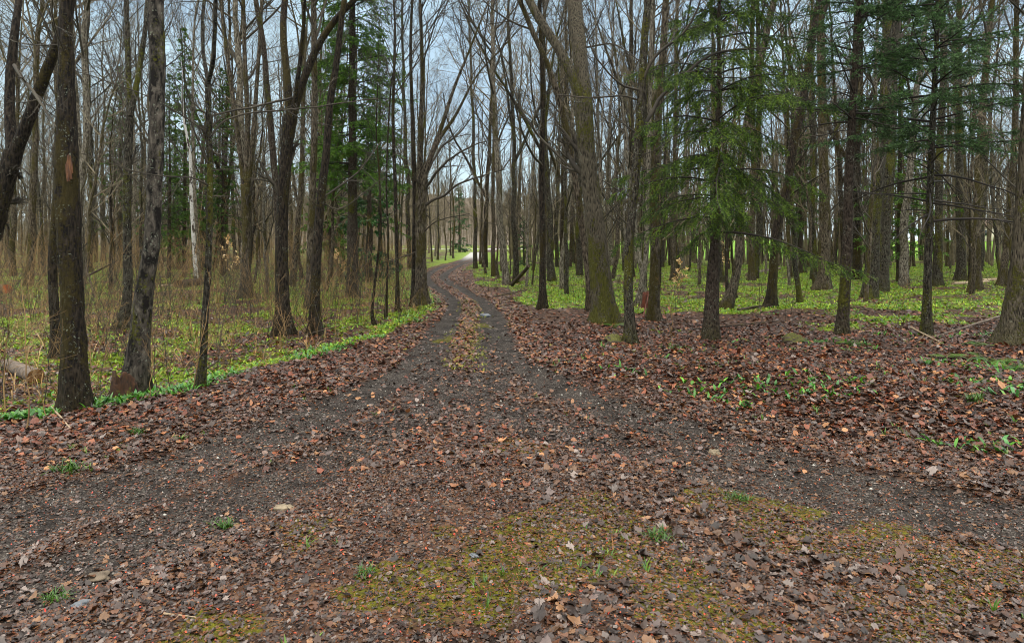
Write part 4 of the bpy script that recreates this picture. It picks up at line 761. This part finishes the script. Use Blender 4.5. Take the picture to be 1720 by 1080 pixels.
def litter():
    rng = np.random.default_rng(61); parts = []
    def sc(n, yr, xr=(-60, 1780), p=1.0): 
        D = (rng.uniform(yr[0] ** (2 - p), yr[1] ** (2 - p), n)) ** (1 / (2 - p)); px = rng.uniform(*xr, n); return (px - CX) / F * D, D
    def keep(x, y, bank):
        tr = track(x, y); mo = moss(x, y); g = green(x, y); rd = road_d(x, y)
        off = sstep(.6, 1.5, rd); pr = (1 - .9 * tr) * (1 - .1 * mo) * (1 - .88 * g) * (1 - .45 * sstep(13, 18, y))
        pr = pr * (off if bank else (1 - off * .85)); pr = pr * (.45 + .8 * vn1(x, y, 1.1, 3)); return rng.random(len(x)) < pr
    x, y = sc(52000, (2.6, 8.5), p=.6); k = keep(x, y, False); x, y = x[k], y[k]; h = len(x) // 2
    big = .022 + .036 * vn2(x, y, .5, 2) * (.5 + rng.random(len(x)))
    parts.append(leaves(rng, x[:h], y[:h], big[:h], MAPLE_O, P_WET, (0, .008), .04, .06)); parts.append(leaves(rng, x[h:], y[h:], big[h:] * .8, OVAL_O, P_WET, (0, .008), .04, .07))
    x, y = sc(380000, (2.6, 12.5), p=.8); k = keep(x, y, False) | ((rng.random(len(x)) < .5) & (track(x, y) < .25) & ((moss(x, y) < .35) | (rng.random(len(x)) < .75)) & (green(x, y) < .4)); x, y = x[k], y[k]
    parts.append(leaves(rng, x, y, rng.uniform(.007, .028, len(x)), BIT_O, np.vstack([P_WET * .8, P_WET[[2, 3, 7]] * .8, P_RUST[1:3]]), (0, .008), .1, .2))
    # big fresh leaves at the right foreground
    x, y = sc(3000, (2.6, 6.0), (900, 1780), p=.8); k = (moss(x, y) < rng.uniform(.3, 1.1, len(x))) & (track(x, y) < .5); x, y = x[k], y[k]
    parts.append(leaves(rng, x, y, rng.uniform(.035, .075, len(x)), MAPLE_O, P_WET, (.001, .012), .10, .13))
    x, y = sc(80000, (5.5, 16), p=.7); k = keep(x, y, True); x, y = x[k], y[k]; h = len(x) // 2
    P_BANK = np.vstack([P_RUST, P_WET[[1, 2, 3, 4, 6, 7, 10]], P_RUST[:3]]); parts.append(leaves(rng, x[:h], y[:h], rng.uniform(.035, .08, h), MAPLE_O, P_BANK, (0, .018), .12, .16)); parts.append(leaves(rng, x[h:], y[h:], rng.uniform(.03, .075, len(x) - h), OVAL_O, P_BANK, (0, .018), .12, .17))
    x, y = sc(60000, (6, 15), p=.6); k = keep(x, y, False); x, y = x[k], y[k]; parts.append(leaves(rng, x, y, rng.uniform(.03, .07, len(x)), OVAL_O, np.vstack([P_WET, P_RUST]), (0, .015), .2, .2))
    x, y = sc(75000, (15, 45), (-60, 1780), p=.6); k = keep(x, y, True) | (keep(x, y, False) & (rng.random(len(x)) < .8)); x, y = x[k], y[k]; parts.append(leaves(rng, x, y, rng.uniform(.06, .11, len(x)), OVAL_O, P_BANK, (0, .012), .12, .15))
    n = 60000; D = np.sqrt(rng.uniform(11 ** 2, 60 ** 2, n)); D = np.where(rng.random(n) < .6, rng.uniform(11, 30, n), D); i = np.interp(D, CENTRE[::-1, 1], CENTRE[::-1, 0]); x = i + rng.normal(0, .75, n); k = (track(x, D) < rng.uniform(.1, .55, n)) & (road_d(x, D) < 1.7); x, D = x[k], D[k]; parts.append(leaves(rng, x, D, rng.uniform(.04, .085, len(x)), OVAL_O, np.vstack([P_RUST, P_WET[[2, 3, 5, 9]], [rgb(122, 112, 40), rgb(104, 84, 44)]]), (0, .01), .1, .14))
    col = np.concatenate([p[2] for p in parts])
    tag(link('leaf_litter', mesh('leaf_litter', [(p[0], p[1]) for p in parts], LEAF, {'col': col})), kind='stuff', label='carpet of wet brown fallen leaves', cat='leaves')
    # fallen needles
    n = 40000; x, y = sc(n, (2.6, 7), p=.5); k = moss(x, y) + .35 > rng.uniform(0, 1.2, n); x, y = x[k], y[k]; a = rng.uniform(0, 6.28, len(x)); L = rng.uniform(.01, .035, len(x)); z = height(x, y) + rng.uniform(.004, .016, len(x))
    P = np.stack([np.stack([x, y, z], 1), np.stack([x + L * np.cos(a), y + L * np.sin(a), z + rng.uniform(-.003, .006, len(x))], 1)], 1); V, Fc = tubes(P, np.full((len(x), 2), .0011), 3); c = np.array([rgb(*q) for q in [(150, 84, 36), (120, 66, 30), (168, 108, 54)]])[rng.integers(0, 3, len(x))]
    tag(link('fallen_needles', mesh('fallen_needles', [(V, Fc)], LEAF, {'col': np.repeat(c, 6, 0)})), kind='stuff', label='orange brown conifer needles strewn over the moss', cat='needles')
    # red bud scales
    n = 2600; x, y = sc(n, (2.6, 9), p=.9); x, y = x, y; v = leaves(rng, x, y, rng.uniform(.008, .016, n), BIT_O, np.array([rgb(190, 52, 30), rgb(170, 66, 34), rgb(204, 84, 44)]), (.006, .022), .5, .4)
    tag(link('red_buds', mesh('red_buds', [(v[0], v[1])], LEAF, {'col': v[2]})), kind='stuff', label='tiny red fallen buds dotted over the leaves', cat='buds')
    # gravel
    n = 60000; x, y = sc(n, (2.6, 16), p=.7); k = (track(x, y) * (.3 + vn2(x, y, 2.2, 2)) > rng.uniform(.1, 1.3, n)) | (rng.random(n) < .04); x, y = x[k], y[k]; m = len(x); s = rng.uniform(.004, .011, m) * (1 + .8 * (rng.random(m) < .08)); z = height(x, y) + s * .3
    oc = np.array([(1, 0, 0), (0, 1, 0), (-1, 0, 0), (0, -1, 0), (0, 0, .8), (0, 0, -.8)]); V = np.stack([x, y, z], 1)[:, None] + oc[None] * (s[:, None, None] * rng.uniform(.6, 1.3, (m, 6, 1))); tri = np.array([(0, 1, 4), (1, 2, 4), (2, 3, 4), (3, 0, 4), (1, 0, 5), (2, 1, 5), (3, 2, 5), (0, 3, 5)])
    pal = np.array([rgb(*c) for c in [(42, 37, 34), (60, 54, 50), (80, 74, 69), (32, 28, 26), (104, 100, 93), (168, 165, 156)]]); c = pal[np.minimum(5, (rng.random(m) ** 2.0 * 6).astype(int))]
    tag(link('gravel', mesh('gravel', [(V.reshape(-1, 3), (np.arange(m)[:, None, None] * 6 + tri[None]).reshape(-1, 3))], STONE, {'col': np.repeat(c, 6, 0)})), kind='stuff', label='grey grit and pale pebbles in the wheel tracks', cat='gravel')
litter()

# ------------------------------------------------------------------ single things on the forest floor
def lump(rng, rx, ry, rz, sub=4, rough=.26):
    import bmesh
    bm = bmesh.new(); bmesh.ops.create_icosphere(bm, subdivisions=sub, radius=1); V = np.array([v.co[:] for v in bm.verts]); Fc = np.array([[v.index for v in f.verts] for f in bm.faces]); bm.free()
    ph = rng.uniform(0, 6.28, 12); d = 1
    for i in range(6):
        q = rng.normal(size=3) * (1.5 + i * .9); d = d + rough / (1 + i * .55) * np.sin(V @ q + ph[i])
    V = V * np.asarray(d).reshape(-1, 1); return V * np.array([rx, ry, rz]), Fc
def stone_mat(name, a, c, mossy):
    m, t, b = material(name); O = N(t, 'ShaderNodeTexCoord').outputs['Object']; n = noise(t, O, 9, 6, .65); col = ramp(t, [(.3, rgb(*a)), (.7, rgb(*c))], n)
    if mossy:
        g = N(t, 'ShaderNodeNewGeometry').outputs['Normal']; s = N(t, 'ShaderNodeSeparateXYZ'); t.links.new(g, s.inputs[0]); f = sm(t, mth(t, 'ADD', s.outputs[2], mth(t, 'MULTIPLY', noise(t, O, 12, 4), 1.2)), .75, 1.15)
        col = mix(t, f, col, ramp(t, [(.3, rgb(40, 44, 10)), (.7, rgb(92, 90, 18))], noise(t, O, 40, 4)))
    t.links.new(col, b.inputs['Base Color']); b.inputs['Roughness'].default_value = .75; bump(t, b, n, .7, .03); return m
ST_MOSS = stone_mat('mossy_stone', (58, 48, 36), (96, 84, 66), True); ST_PALE = stone_mat('pale_stone', (96, 84, 66), (146, 132, 108), False); ST_BROWN = stone_mat('brown_stone', (66, 56, 44), (112, 98, 80), False); ST_GREY = stone_mat('grey_stone', (74, 78, 82), (116, 122, 128), False)
def stone(px, py, w_, h_, mat, label, seed, name='stone'):
    x, y, _ = at(px, py); s = w_ / 2 / F * y; hh = h_ / F * y; V, Fc = lump(np.random.default_rng(seed), s, s * .8, hh * .75); o = link(name, mesh(name, [(V, Fc)], mat), loc=(x, y + s * .5, hz(x, y + s * .5) + hh * .1)); tag(o, label, 'stone')
stone(1026, 584, 34, 16, ST_MOSS, 'yellow mossed stone left of the lichen spotted tree foot', 1)
stone(1334, 583, 26, 14, ST_MOSS, 'brown mossy stone on the right leaf bank before the scaly brown conifer', 2)
stone(476, 852, 26, 9, ST_PALE, 'pale cream stone lying in the left foreground leaves', 3)
stone(133, 1014, 30, 10, ST_GREY, 'flat slate grey stone at the bottom left', 4)
stone(160, 958, 34, 9, ST_BROWN, 'brownish pale stone half buried at the lower left', 5)
stone(1203, 752, 16, 8, ST_PALE, 'small pale stone on the right branch of the track', 6)
stone(796, 945, 16, 6, ST_GREY, 'small flat grey stone among the central moss', 7)
stone(814, 528, 16, 5, ST_GREY, 'grey flat stone between the wheel tracks beyond the fork', 8)
stone(917, 462, 10, 5, ST_PALE, 'white stone in the plants near the slim trackside trunk', 9)
stone(1060, 470, 12, 10, ST_MOSS, 'moss capped boulder behind the stub footed trunk', 10)

def wood_mat(name, a, c, sc=(6, 6, 6), mossy=0):
    m, t, b = material(name); O = N(t, 'ShaderNodeTexCoord').outputs['Object']; n = noise(t, mapping(t, O, sc), 2.2, 6, .65, .5); col = ramp(t, [(.3, rgb(*a)), (.7, rgb(*c))], n)
    if mossy: col = mix(t, sm(t, noise(t, O, 7, 5, .65), .62 - mossy * .2, .7 - mossy * .1), col, rgb(92, 88, 24))
    t.links.new(col, b.inputs['Base Color']); b.inputs['Roughness'].default_value = .85; bump(t, b, n, .8, .02); return m
W_CUT = wood_mat('cut_wood', (70, 46, 24), (146, 100, 50), (3, 26, 26)); W_ROT = wood_mat('rotten_wood', (26, 17, 11), (84, 52, 28), (14, 14, 3), .4); W_GREY = wood_mat('weathered_wood', (66, 56, 48), (128, 114, 100)); W_DARK = wood_mat('dark_dead_wood', (34, 26, 20), (74, 58, 44), mossy=.3); W_PALE = wood_mat('pale_dead_wood', (126, 108, 84), (176, 156, 128)); W_RED = wood_mat('red_rot', (50, 22, 12), (104, 48, 22), (14, 14, 3))
def stump(px, py, w_, h_, mat, label, seed, lean=0):
    rng = np.random.default_rng(seed); x, y, _ = at(px, py); r = w_ / 2 / F * y; h = h_ / F * y; n, s = 12, 22; z = np.linspace(-.1, h, n); P = np.stack([z * lean, 0 * z, z], 1)
    Rr = stem_radii(rng, n, s, np.full(n, r) * np.linspace(1.05, .85, n), z, .35, .08); V, Fc = tubes(P[None], Rr[None], s); V = V.reshape(n, s, 3); jag = rng.uniform(-.45, .1, s); jag = (jag + np.roll(jag, 1)) / 2
    V[n // 2:, :, 2] += (np.linspace(0, 1, n - n // 2)[:, None] * jag[None]) * h * 1.1
    inner = V[-1] * np.array([.72, .72, 1]) ; low = inner.copy(); low[:, 2] = V[-1, :, 2].min() - .3 * h; low[:, :2] *= .8
    o = n * s; VV = np.vstack([V.reshape(-1, 3), inner, low]); j = np.arange(s); jn = (j + 1) % s; extra = [np.stack([(n - 1) * s + j, (n - 1) * s + jn, o + jn, o + j], 1), np.stack([o + j, o + jn, o + s + jn, o + s + j], 1)]
    me = mesh('stump', [(VV, np.concatenate([Fc] + extra))], mat); tag(link('tree_stump', me, loc=(x, y, hz(x, y))), label, 'stump')
stump(206, 664, 34, 46, W_ROT, 'rotten hollow stump against the foot of the blotched grey trunk', 1)
stump(1086, 520, 15, 32, W_RED, 'red rotted snag at the foot of the stub footed trunk', 2)
def log(p0, p1, w_, mat, label, seed, z0=0.0, z1=0.0, name='fallen_log', cut=None, D0=None, D1=None, twigs=0, bend=.03):
    """fallen wood from photo point p0 to p1, resting on the ground (ends lifted by z0, z1 metres)"""
    rng = np.random.default_rng(seed); a = np.array(at(*p0, D0)); b = np.array(at(*p1, D1)); r = w_ / 2 / F * a[1]
    a[2] = hz(a[0], a[1]) + z0 + r * .8 if D0 is None else a[2]; b[2] = hz(b[0], b[1]) + z1 + r * .6 if D1 is None else b[2]
    n = 14; t = np.linspace(0, 1, n)[:, None]; P = a * (1 - t) + b * t; L = np.linalg.norm(b - a); P[1:-1] += np.cumsum(rng.normal(0, bend * L / n, (n - 2, 3)), 0) * np.array([1, 1, .25]); 
    org = a.copy(); P = P - org; s = 14; rad = r * np.linspace(1, .75 if r > .05 else .4, n); Rr = stem_radii(rng, n, s, rad, np.full(n, 9.) + t[:, 0] * L, 0, .06)
    V, Fc = tubes(P[None], Rr[None], s); root = link(name, mesh(name, [(V, Fc)], mat), loc=org)
    tag(root, label, 'log' if name == 'fallen_log' else 'branch')
    T0 = norm(P[0] - P[1]); 
    if r > .02:
        for e_, ring, T_ in ((0, V[:s], T0), (1, V[-s:], norm(P[-1] - P[-2]))):
            c = ring.mean(0) + T_ * .004; rings = [c + (ring - ring.mean(0)) * f + T_ * .003 * (1 - f) for f in (.99, .6, .25)]; VV = np.vstack(rings + [c[None] + T_ * .006]); j = np.arange(s); jn = (j + 1) % s
            Q = np.concatenate([np.stack([q * s + j, q * s + jn, (q + 1) * s + jn, (q + 1) * s + j], 1) for q in range(2)]); Tt = np.stack([2 * s + j, 2 * s + jn, 0 * j + 3 * s], 1)
            me = mesh('cut_end', [(VV, Q)], cut or mat); me2 = mesh('cut_end', [(VV, Q), (VV, Tt)], cut or mat); bpy.data.meshes.remove(me); link('cut_end', me2, root)
    if twigs:
        g = crown_geo(rng, P[None], np.maximum(rad, .006)[None], [(twigs, .2, 1, .7, .35, .6, 5, .02, .12, 5, None), (3, .3, 1, .7, .45, .6, 4, 0, .12, 3, None)]); link('twigs', mesh('twigs', g, mat), root)
log((60, 632), (14, 616), 26, W_GREY, 'short thick sawn log with golden end in the left brush', 1, cut=W_CUT)
log((12, 498), (-60, 492), 16, W_DARK, 'dark log with a round orange sawn end at the far left edge', 2, cut=wood_mat('orange_end', (160, 74, 30), (190, 98, 44)), z0=.15, z1=.15)
log((860, 483), (888, 447), 7, W_DARK, 'dark dead pole leaning up right of the track near slim trackside trunk', 3, D1=28.0, name='fallen_branch')
log((1160, 558), (1310, 545), 3, W_DARK, 'thin dark stick lying left of the drooping spruce foot', 4, name='fallen_branch')
log((1690, 548), (1575, 572), 4, W_GREY, 'long grey branch lying from the wide ridged trunk to the fir', 5, name='fallen_branch', twigs=5, z0=.12)
log((1690, 575), (1590, 566), 3.5, W_DARK, 'dark forked branch lying below the long grey branch', 6, name='fallen_branch', twigs=5)
log((1530, 566), (1600, 598), 3.2, W_PALE, 'pale curved stick crossing the foot of the blue green fir', 7, name='fallen_branch', z0=.1, twigs=3)
log((1240, 526), (1300, 512), 5, W_DARK, 'rough dead branch lying between bowed trunk and kinked trunk', 8, name='fallen_branch', twigs=6)
log((1600, 478), (1660, 474), 6, W_PALE, 'pale bleached log lying behind the swollen foot trunk', 9)
log((1650, 470), (1720, 466), 6, W_PALE, 'pale bleached log beneath the distant house', 10)
log((1255, 462), (1310, 452), 7, W_GREY, 'grey log lying deep in the right wood behind the bowed trunk', 11)
log((1080, 540), (1092, 515), 3, W_RED, 'reddish stick propped left of the stub footed trunk', 12, name='fallen_branch', z1=.5)
log((150, 462), (196, 438), 4, W_DARK, 'dark pole slanting upward in the brush right of the wounded trunk', 13, D0=22, D1=22, name='fallen_branch')
log((160, 500), (145, 450), 4, W_GREY, 'broken grey stick standing against the brush heap', 14, D0=22, D1=22, name='fallen_branch')
log((270, 482), (300, 481), 5, W_PALE, 'short pale log right of the blotched grey trunk', 15)
log((300, 485), (345, 478), 16, W_ROT, 'mound of rotten brown log behind the slender forked tree', 16)
log((348, 620), (455, 560), 3, W_DARK, 'long dark twiggy branch leaning right from the slender forked tree foot', 17, name='fallen_branch', z0=.1, z1=.4, twigs=7)
log((86, 682), (118, 722), 4, W_PALE, 'pale straight stick at the left end of the plant strip', 18, name='fallen_branch', z0=.04)
log((100, 650), (200, 655), 4, W_DARK, 'dark stick lying in front of the wounded trunk', 19, name='fallen_branch', twigs=4)
log((990, 1003), (1080, 985), 5, W_DARK, 'dark brown stick at the bottom centre right in the moss', 20, name='fallen_branch')
log((275, 1028), (330, 1036), 4, W_PALE, 'tan stick lying in the bottom left leaves', 21, name='fallen_branch')
log((1030, 925), (1028, 895), 4, W_CUT, 'short orange twig standing out in the central moss', 22, name='fallen_branch')
log((830, 500), (905, 486), 3, W_DARK, 'dark stick on the right verge by the slim trackside trunk', 23, name='fallen_branch', twigs=3)
log((570, 552), (470, 590), 2.5, W_DARK, 'dark twig arching over the herbs below the curving dark trunk', 24, name='fallen_branch', twigs=4, z0=.2, z1=.3)
log((785, 925), (810, 918), 4, W_DARK, 'short dark stick on the moss left of centre bottom', 25, name='fallen_branch')
log((1110, 1050), (1165, 1062), 5, W_DARK, 'black thin stick near the bottom right centre', 26, name='fallen_branch')

def fern(px, py, s, label, seed):
    rng = np.random.default_rng(seed); x, y, _ = at(px, py); root = empty('fern', (x, y, hz(x, y))); tag(root, label, 'fern', 'green ferns on the right bank')
    k = 7; cols = np.array([rgb(*c) for c in [(52, 92, 20), (70, 106, 24), (84, 112, 28)]])
    for f in range(k):
        a = f * 6.283 / k + rng.normal(0, .3); L = s * rng.uniform(.7, 1.15); n = 16; el = rng.uniform(.45, .85); p = np.zeros(3); C_ = [p]
        for j in range(n): p = p + np.array([math.cos(a) * math.cos(el), math.sin(a) * math.cos(el), math.sin(el)]) * L / n; el -= .075; C_.append(p)
        C_ = np.array(C_); C_[:, 2] = np.maximum(C_[:, 2], .02); V = []; Fc = []
        side = np.array([-math.sin(a), math.cos(a), 0]); fw = np.array([math.cos(a), math.sin(a), 0])
        for j in range(2, n + 1):
            wl = L * .26 * math.sin(math.pi * (j / (n + 1)) ** .8) + .008
            for sg in (-1, 1):
                q = C_[j]; tip = q + side * sg * wl + fw * wl * .35 + np.array([0, 0, -wl * .2]); mid = (q + tip) / 2; b = len(V); V += [q - fw * .004, mid - fw * L * .03, tip, mid + fw * L * .03]; Fc.append([b, b + 1, b + 2, b + 3])
        V = np.array(V); tv, tf = tubes(C_[None], np.full((1, n + 1), .002), 3); c = cols[rng.integers(0, 3)] * rng.uniform(.8, 1.2)
        link('frond', mesh('frond', [(V, np.array(Fc)), (tv, tf)], GREENLEAF, {'col': np.tile(c, (len(V) + len(tv), 1))}), root)
for i, (px, py, s, lab) in enumerate([(1032, 556, .32, 'small fern at the mossy roots of the largest maple'), (1664, 618, .42, 'largest fern, below the wide ridged edge trunk'), (1700, 634, .36, 'fern cut by the right edge of the picture'), (1590, 612, .34, 'low yellow green fern left of the largest fern'), (1362, 582, .3, 'small fern beside the brown mossy stone'), (1425, 588, .3, 'fern just in front of the scaly brown conifer foot'), (1640, 592, .3, 'fern between largest fern and the long grey branch'), (1135, 592, .22, 'tiny fern below the thin sapling left of the spruce')]):
    fern(px, py, s * 1.05, lab, 900 + i)

def sapling(px, py, h, label, seed, leafy=False, lean=.1, name='sapling', mat=TWIG_BROWN, r=.006):
    rng = np.random.default_rng(seed); x, y, _ = at(px, py); root = empty(name, (x, y, hz(x, y))); tag(root, label, 'sapling')
    n = 9; z = np.linspace(-.05, h, n); P = np.stack([z * rng.normal(0, lean) + np.cumsum(rng.normal(0, .02, n)), z * rng.normal(0, lean) + np.cumsum(rng.normal(0, .02, n)), z], 1); Rr = np.linspace(r, r * .3, n)
    a, ar = kids(rng, P[None], Rr[None], 9, .25, 1, .75, .35, .6, 5, .06, .1, .002); b, br = kids(rng, a, ar, 4, .3, 1, .65, .5, .7, 4, .03, .1, .0016)
    link('stem', mesh('stem', [tubes(P[None], Rr[None], 6), tubes(a, ar, 4), tubes(b, br, 3)], mat), root)
    if leafy:
        V, Fc, col = needles(rng, np.concatenate([a[:, 1:], b]), .07, .085, .045, [(206, 172, 118), (222, 192, 142), (186, 146, 90)], 1.0, .6); link('leaves', mesh('leaves', [(V, Fc)], LEAF, {'col': col}), root)
for i, a in enumerate([(385, 492, 1.9, 'beech sapling holding pale tan dead leaves left of three stemmed tree', 1, True), (571, 480, 1.5, 'beech sapling with faded tan leaves under the dense left spruce', 2, True), (1137, 508, 1.3, 'beech sapling with cream leaves behind the stub footed trunk', 3, True), (1215, 470, 1.8, 'pale leaved beech sapling right of the drooping spruce foot', 13, True),
        (45, 720, 1.6, 'bare dark forked sapling nearest the camera at the left edge', 4), (15, 690, 1.5, 'bare brown sapling at the extreme left edge', 5), (85, 700, 1.0, 'small bare sapling between sawn log and pale stick', 6), (150, 640, 1.3, 'bare tan sapling crossing the foot of the wounded trunk', 7), (325, 648, 1.5, 'thin bare sapling touching the slender forked tree', 8),
        (250, 668, .9, 'bare twiggy sapling in front of the blotched grey trunk', 9), (1130, 592, 1.3, 'thin bare sapling on the leaf bank left of the drooping spruce', 10), (485, 575, 1.4, 'pale twiggy sapling at the sweeping limb maple foot', 11), (555, 572, 1.3, 'bare sapling right of the curving dark trunk foot', 12), (1510, 545, 1.0, 'bare sapling between twin grey trunks and the fir', 14), (800, 452, 3.0, 'thin bare sapling at the right verge of the far bend', 15)]):
    sapling(*a[:4], 950 + a[4], leafy=len(a) > 5, r=.009 if a[2] > 1.4 else .006)

def tuft(px, py, s, label, seed):
    rng = np.random.default_rng(seed); x, y, _ = at(px, py); n = 22; X = x + rng.normal(0, s * .45, n); Y = y + rng.normal(0, s * .45, n); L = np.full(n, s); v = blades(rng, X, Y, 4, L, L * .09, [(52, 90, 20), (70, 108, 26), (44, 78, 22)], (.5, 1.4)); z = hz(x, y)
    tag(link('grass_tuft', mesh('grass_tuft', [(v[0] - np.array([x, y, z]), v[1])], GREENLEAF, {'col': v[2]}), loc=(x, y, z)), label, 'grass tuft')
for i, (px, py, s, lab) in enumerate([(118, 790, .13, 'bright green grass tuft in the left bank leaves'), (378, 872, .08, 'small grass tuft left of the pale cream stone'), (1240, 838, .09, 'grass tuft beside the right track branch'), (1113, 900, .09, 'grass tuft among the brown leaves right of the central moss'), (228, 728, .09, 'green sprig tuft at the plant strip end'), (95, 990, .08, 'leafy green sprig at the bottom left corner'), (612, 970, .07, 'pale yellow grass tuft left of the central moss'), (1635, 700, .13, 'broad green tuft on the right leaf bank')]):
    tuft(px, py, s, lab, 980 + i)

# ------------------------------------------------------------------ the house seen between the trunks at the far right
def house():
    D = 112; x0 = (1638 - CX) / F * D; x1 = (1716 - CX) / F * D; zb = hz((x0 + x1) / 2, D); W_, dp, hw, rf = x1 - x0, 6.0, 2.3, 1.5
    root = empty('house', ((x0 + x1) / 2, D, zb)); tag(root, 'small cream walled house with brown roof glimpsed between trunks at the far right', 'house')
    def plain(n, c, rg=.8, sc=3):
        m, t, b = material(n); O = N(t, 'ShaderNodeTexCoord').outputs['Object']; t.links.new(mix(t, noise(t, O, sc, 4), rgb(*[q * .88 for q in c]), rgb(*c)), b.inputs['Base Color']); b.inputs['Roughness'].default_value = rg; return m
    def bx(n, a, b_, m, par=root):
        a, b_ = np.array(a, float), np.array(b_, float); V = np.array([[(a, b_)[i >> q & 1][q] for q in range(3)] for i in range(8)]); Q = [(0, 1, 5, 4), (1, 3, 7, 5), (3, 2, 6, 7), (2, 0, 4, 6), (4, 5, 7, 6), (0, 2, 3, 1)]; return link(n, mesh(n, [(V, np.array(Q))], m), par)
    h = W_ / 2; wall = bx('wall', (-h, 0, -.4), (h, dp, hw), plain('cream_render', (226, 214, 196)))
    V = np.array([(-h - .3, -.35, hw), (h + .3, -.35, hw), (h + .3, dp + .35, hw), (-h - .3, dp + .35, hw), (-h - .3, dp / 2, hw + rf), (h + .3, dp / 2, hw + rf)]) + np.array([0, 0, .01])
    link('roof', mesh('roof', [(V, np.array([(0, 1, 5, 4), (2, 3, 4, 5), (3, 2, 1, 0)])), (V, np.array([(0, 4, 3), (1, 2, 5)]))], plain('brown_roof', (128, 104, 96), .9, 8)), root)
    gl = plain('window_glass', (60, 66, 74), .15); fr = plain('white_frame', (232, 232, 228), .5)
    for cx in (-h * .55, h * .05):
        f = bx('window', (cx - .5, -.06, .9), (cx + .5, -.004, 1.9), fr); bx('pane', (cx - .42, -.075, .98), (cx + .42, -.062, 1.82), gl, f)
    d = bx('door', (h * .55, -.05, -.3), (h * .55 + .9, -.004, 1.8), plain('brown_door', (96, 66, 48))); bx('handle', (h * .55 + .72, -.08, .7), (h * .55 + .82, -.052, .8), gl, d)
    # orange drum on the lawn left of the house
    bxp = (1624 - CX) / F * 108; zo = hz(bxp, 108); n = 20; z = np.array([0, .02, .28, .30, .33, .35, .6, .62, .65, .67, .98, 1.0]); r = np.array([.28, .30, .30, .315, .315, .30, .30, .315, .315, .30, .30, .27])
    rt = link('orange_drum', mesh('orange_drum', [tubes(np.stack([0 * z, 0 * z, z], 1)[None], r[None], n)], plain('orange_paint', (224, 104, 30), .5)), loc=(bxp, 108, zo)); tag(rt, 'orange drum on the green lawn left of the pale house', 'drum')
    a = np.arange(n) / n * 6.283; V = np.vstack([np.stack([.27 * np.cos(a), .27 * np.sin(a), 0 * a + 1.0], 1), [[0, 0, 1.01]]]); link('lid', mesh('lid', [(V, np.stack([np.arange(n), (np.arange(n) + 1) % n, np.full(n, n)], 1))], plain('orange_lid', (206, 92, 26), .5)), rt)
house()
